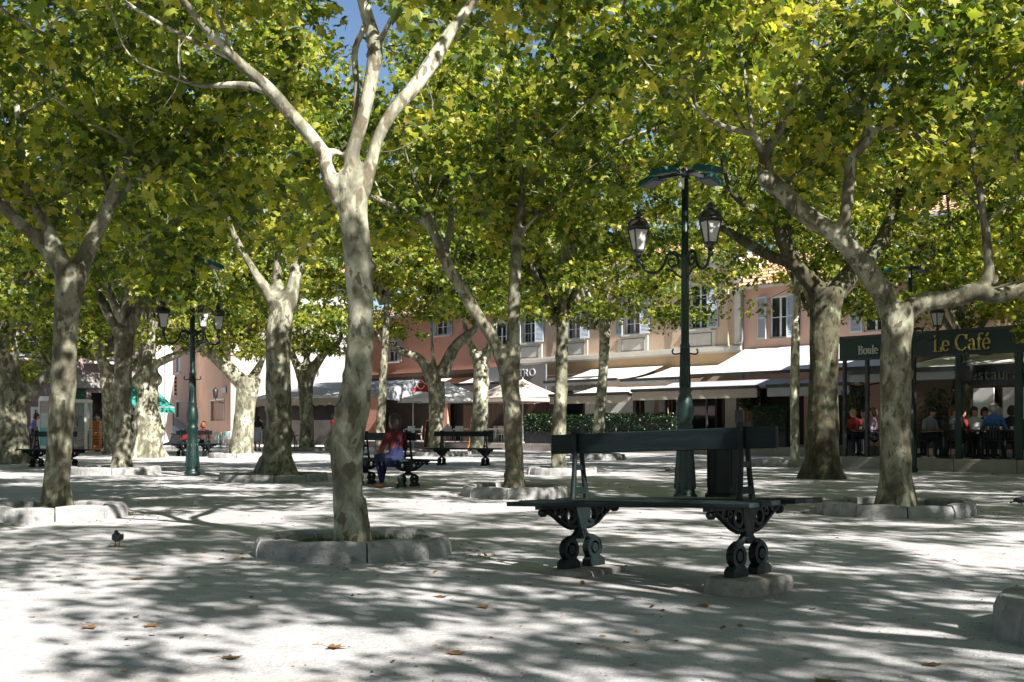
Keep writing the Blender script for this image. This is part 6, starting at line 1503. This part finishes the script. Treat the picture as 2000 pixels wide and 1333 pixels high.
p = gp(332, 879); scooter('black scooter with a red tail parked behind the left lamp post', (p.x, p.y, 0), R(185))
p = gp(207, 882); scooter('dark scooter parked between the phone booth and the grey forked tree', (p.x, p.y, 0), R(70), 'scooter_black', 'scooter_black')
def aboard(label, px, py, w, h, rz, tilt, edge='orange', face='greypanel', z=0.0):
    p = gp(px, py, z); root = empty('menu_easel', (p.x, p.y, z), rz, label, 'board', 'orange menu boards')
    for s in (-1, 1):
        m = MB(); m.bar((s * w / 2, 0, 0), (s * w / 2, h * math.sin(tilt), h * math.cos(tilt)), .05); m.build('side_rail', MT[edge], root)
    m = MB(); m.bar((-w / 2, h * math.sin(tilt), h * math.cos(tilt)), (w / 2, h * math.sin(tilt), h * math.cos(tilt)), .05); m.build('cross_rail', MT[edge], root); m = MB(); m.bar((-w / 2, .03, .12), (w / 2, .03, .12), .05); m.build('cross_rail', MT[edge], root)
    m = MB(); a = .15; m.add([(-w / 2, a * math.tan(tilt), a), (w / 2, a * math.tan(tilt), a), (w / 2, h * math.sin(tilt), h * math.cos(tilt) - .03), (-w / 2, h * math.sin(tilt), h * math.cos(tilt) - .03)], [(0, 1, 2, 3)]); m.build('face', MT[face], root)
    m = MB(); m.bar((0, h * math.sin(tilt), h * math.cos(tilt) - .05), (0, h * math.sin(tilt) + h * .45, 0), .04); m.build('back_leg', MT[edge], root); return root
aboard('orange edged menu board leaning beside the low forking tree', 835, 880, .7, 1.45, -.9, .12, face='dim')
q = gp(921, 880); root = empty('leaning_pole', (q.x, q.y, 0), 0, 'thin orange pole leaning on the white trunk', 'pole'); m = MB(); m.path([(-.12, 0, 0), (0, .1, 1.5), (.25, .2, 3.3)], .03, 8, .2); m.build('shaft', MT['orange'], root)
m = MB(); m.box((.0, 0, .14), (.34, .05, .4), ry=.4); m.build('foot_board', MT['orange'], root)
# red feather flag
v = fw(fa(822, -10.2), -10.2); z0_, z1_ = fz(822, 768, -10.2), fz(822, 722, -10.2); root = empty('feather_flag', (v.x, v.y, 0), 0, 'red curved advertising flag above the white parasol', 'flag')
m = MB(); m.path([(.95, 0, 0), (.95, 0, z1_ - .5), (.8, 0, z1_ - .05), (.45, 0, z1_ + .02)], .025, 8, .1); m.build('pole', MT['darkmetal'], root)
m = MB(); pts = [(.93, z0_), (.93, z1_ - .5), (.8, z1_ - .08), (.45, z1_), (.1, z1_ - .35), (-.25, z1_ - .85), (-.5, z0_ + .1)]
m.prism(pts, .012); fl = m.build('cloth', MT['red'], root); sans(fl, 'CUN', .5, 'letter_pale', (.28, -.025, (z0_ + z1_) / 2 + .02), 1.0, rot=(R(90), R(-42), 0))

# ------------------------------------------------------------------ fallen leaves, litter
LF = [(170, 1221, 'pale tan fallen leaf at the far left of the foreground'), (300, 1217, 'curled brown fallen leaf in the left foreground shade'), (645, 1260, 'orange yellow fallen leaf in the bottom middle'), (883, 1270, 'curled tan fallen leaf right of the orange yellow one'), (868, 1165, 'dark brown curled leaf in front of the nearest kerb ring'), (943, 1182, 'pale brown fallen leaf beside the dark curled one'), (1372, 1178, 'orange fallen leaf in front of the nearest bench plinth'), (1830, 1298, 'crumpled ochre leaf by the corner kerb'), (1620, 1331, 'brown leaf at the very bottom edge'), (510, 1102, 'reddish leaf at the left foot of the nearest kerb ring'), (443, 1281, 'small brown leaf left of the bottom middle'), (262, 1128, 'small dark leaf below the walking pigeon'), (1000, 1055, 'small tan leaf left of the nearest bench foot')]
for i, (px, py, lb_) in enumerate(LF):
    p = gp(px, py); rr = random.Random(i); V = LEAF_V.copy(); V[:, 2] = .35 * np.abs(V[:, 0]) ** 1.4 * rr.uniform(.1, .7) + .22 * rr.uniform(.1, .9) * (V[:, 1] - .4) ** 2
    m = MB(); m.add([tuple(v * .105 * rr.uniform(.75, 1.0)) for v in V], LEAF_F); m.tube([(0, 0, 0, .002), (.01, -.05, .015, .0015), (.0, -.09, .01, .0015)], 4)
    o = m.build('fallen_leaf', MT['deadleaf'], None, (p.x, p.y, gz(p.x, p.y) + .006), rr.uniform(0, 6.28)); tag(o, lb_, 'leaf', 'fallen leaves on the gravel')
rng = np.random.default_rng(5); n = 700; Y = rng.uniform(5.2, 30, n); X = rng.uniform(-.45, .45, n) * Y
pts = np.stack([X, Y, np.array([gz(a, b) + .006 for a, b in zip(X, Y)])], 1)
for (fx, fd, rr_) in ((690, 10.62, .95), (108, 14.95, .95), (1748, 15.65, 1.1), (1008, 19.7, .97), (1600, 26.3, .7), (535, 25.4, 1.2)):
    k = 90; a = rng.uniform(0, 6.28, k); q = rr_ + np.abs(rng.normal(0, .16, k)); X2 = (fx - 1000) / F * fd + q * np.cos(a); Y2 = fd + q * np.sin(a)
    pts = np.concatenate([pts, np.stack([X2, Y2, np.array([gz(u_, v_) + .008 for u_, v_ in zip(X2, Y2)])], 1)])
o = link('leaf_litter', leaves_mesh('litter', pts, .045, rng, MT['deadleaf'], simple=True, up=2.5)); tag(o, 'small scattered bits of dry leaf litter on the gravel', 'litter', kind='stuff')
n = 4200; Y = 5.0 + 14 * rng.uniform(0, 1, n) ** 1.6; X = rng.uniform(-.46, .46, n) * Y
V = []; Fc = []
for a, b in zip(X, Y):
    r = rng.uniform(.003, .010) ; z = gz(a, b); k = len(V); V += [(a - r, b - r * .6, z), (a + r, b - r * .7, z), (a + r * .8, b + r, z), (a - r * .7, b + r, z), (a, b, z + r * .9)]; Fc += [(k, k + 1, k + 4), (k + 1, k + 2, k + 4), (k + 2, k + 3, k + 4), (k + 3, k, k + 4)]
m = MB(); m.add(V, Fc, True); o = m.build('gravel_pebbles', M('pebbles', (.22, .21, .195), (.46, .44, .41), 3, .9)); tag(o, 'loose small pebbles lying on the gravel', 'pebbles', kind='stuff')
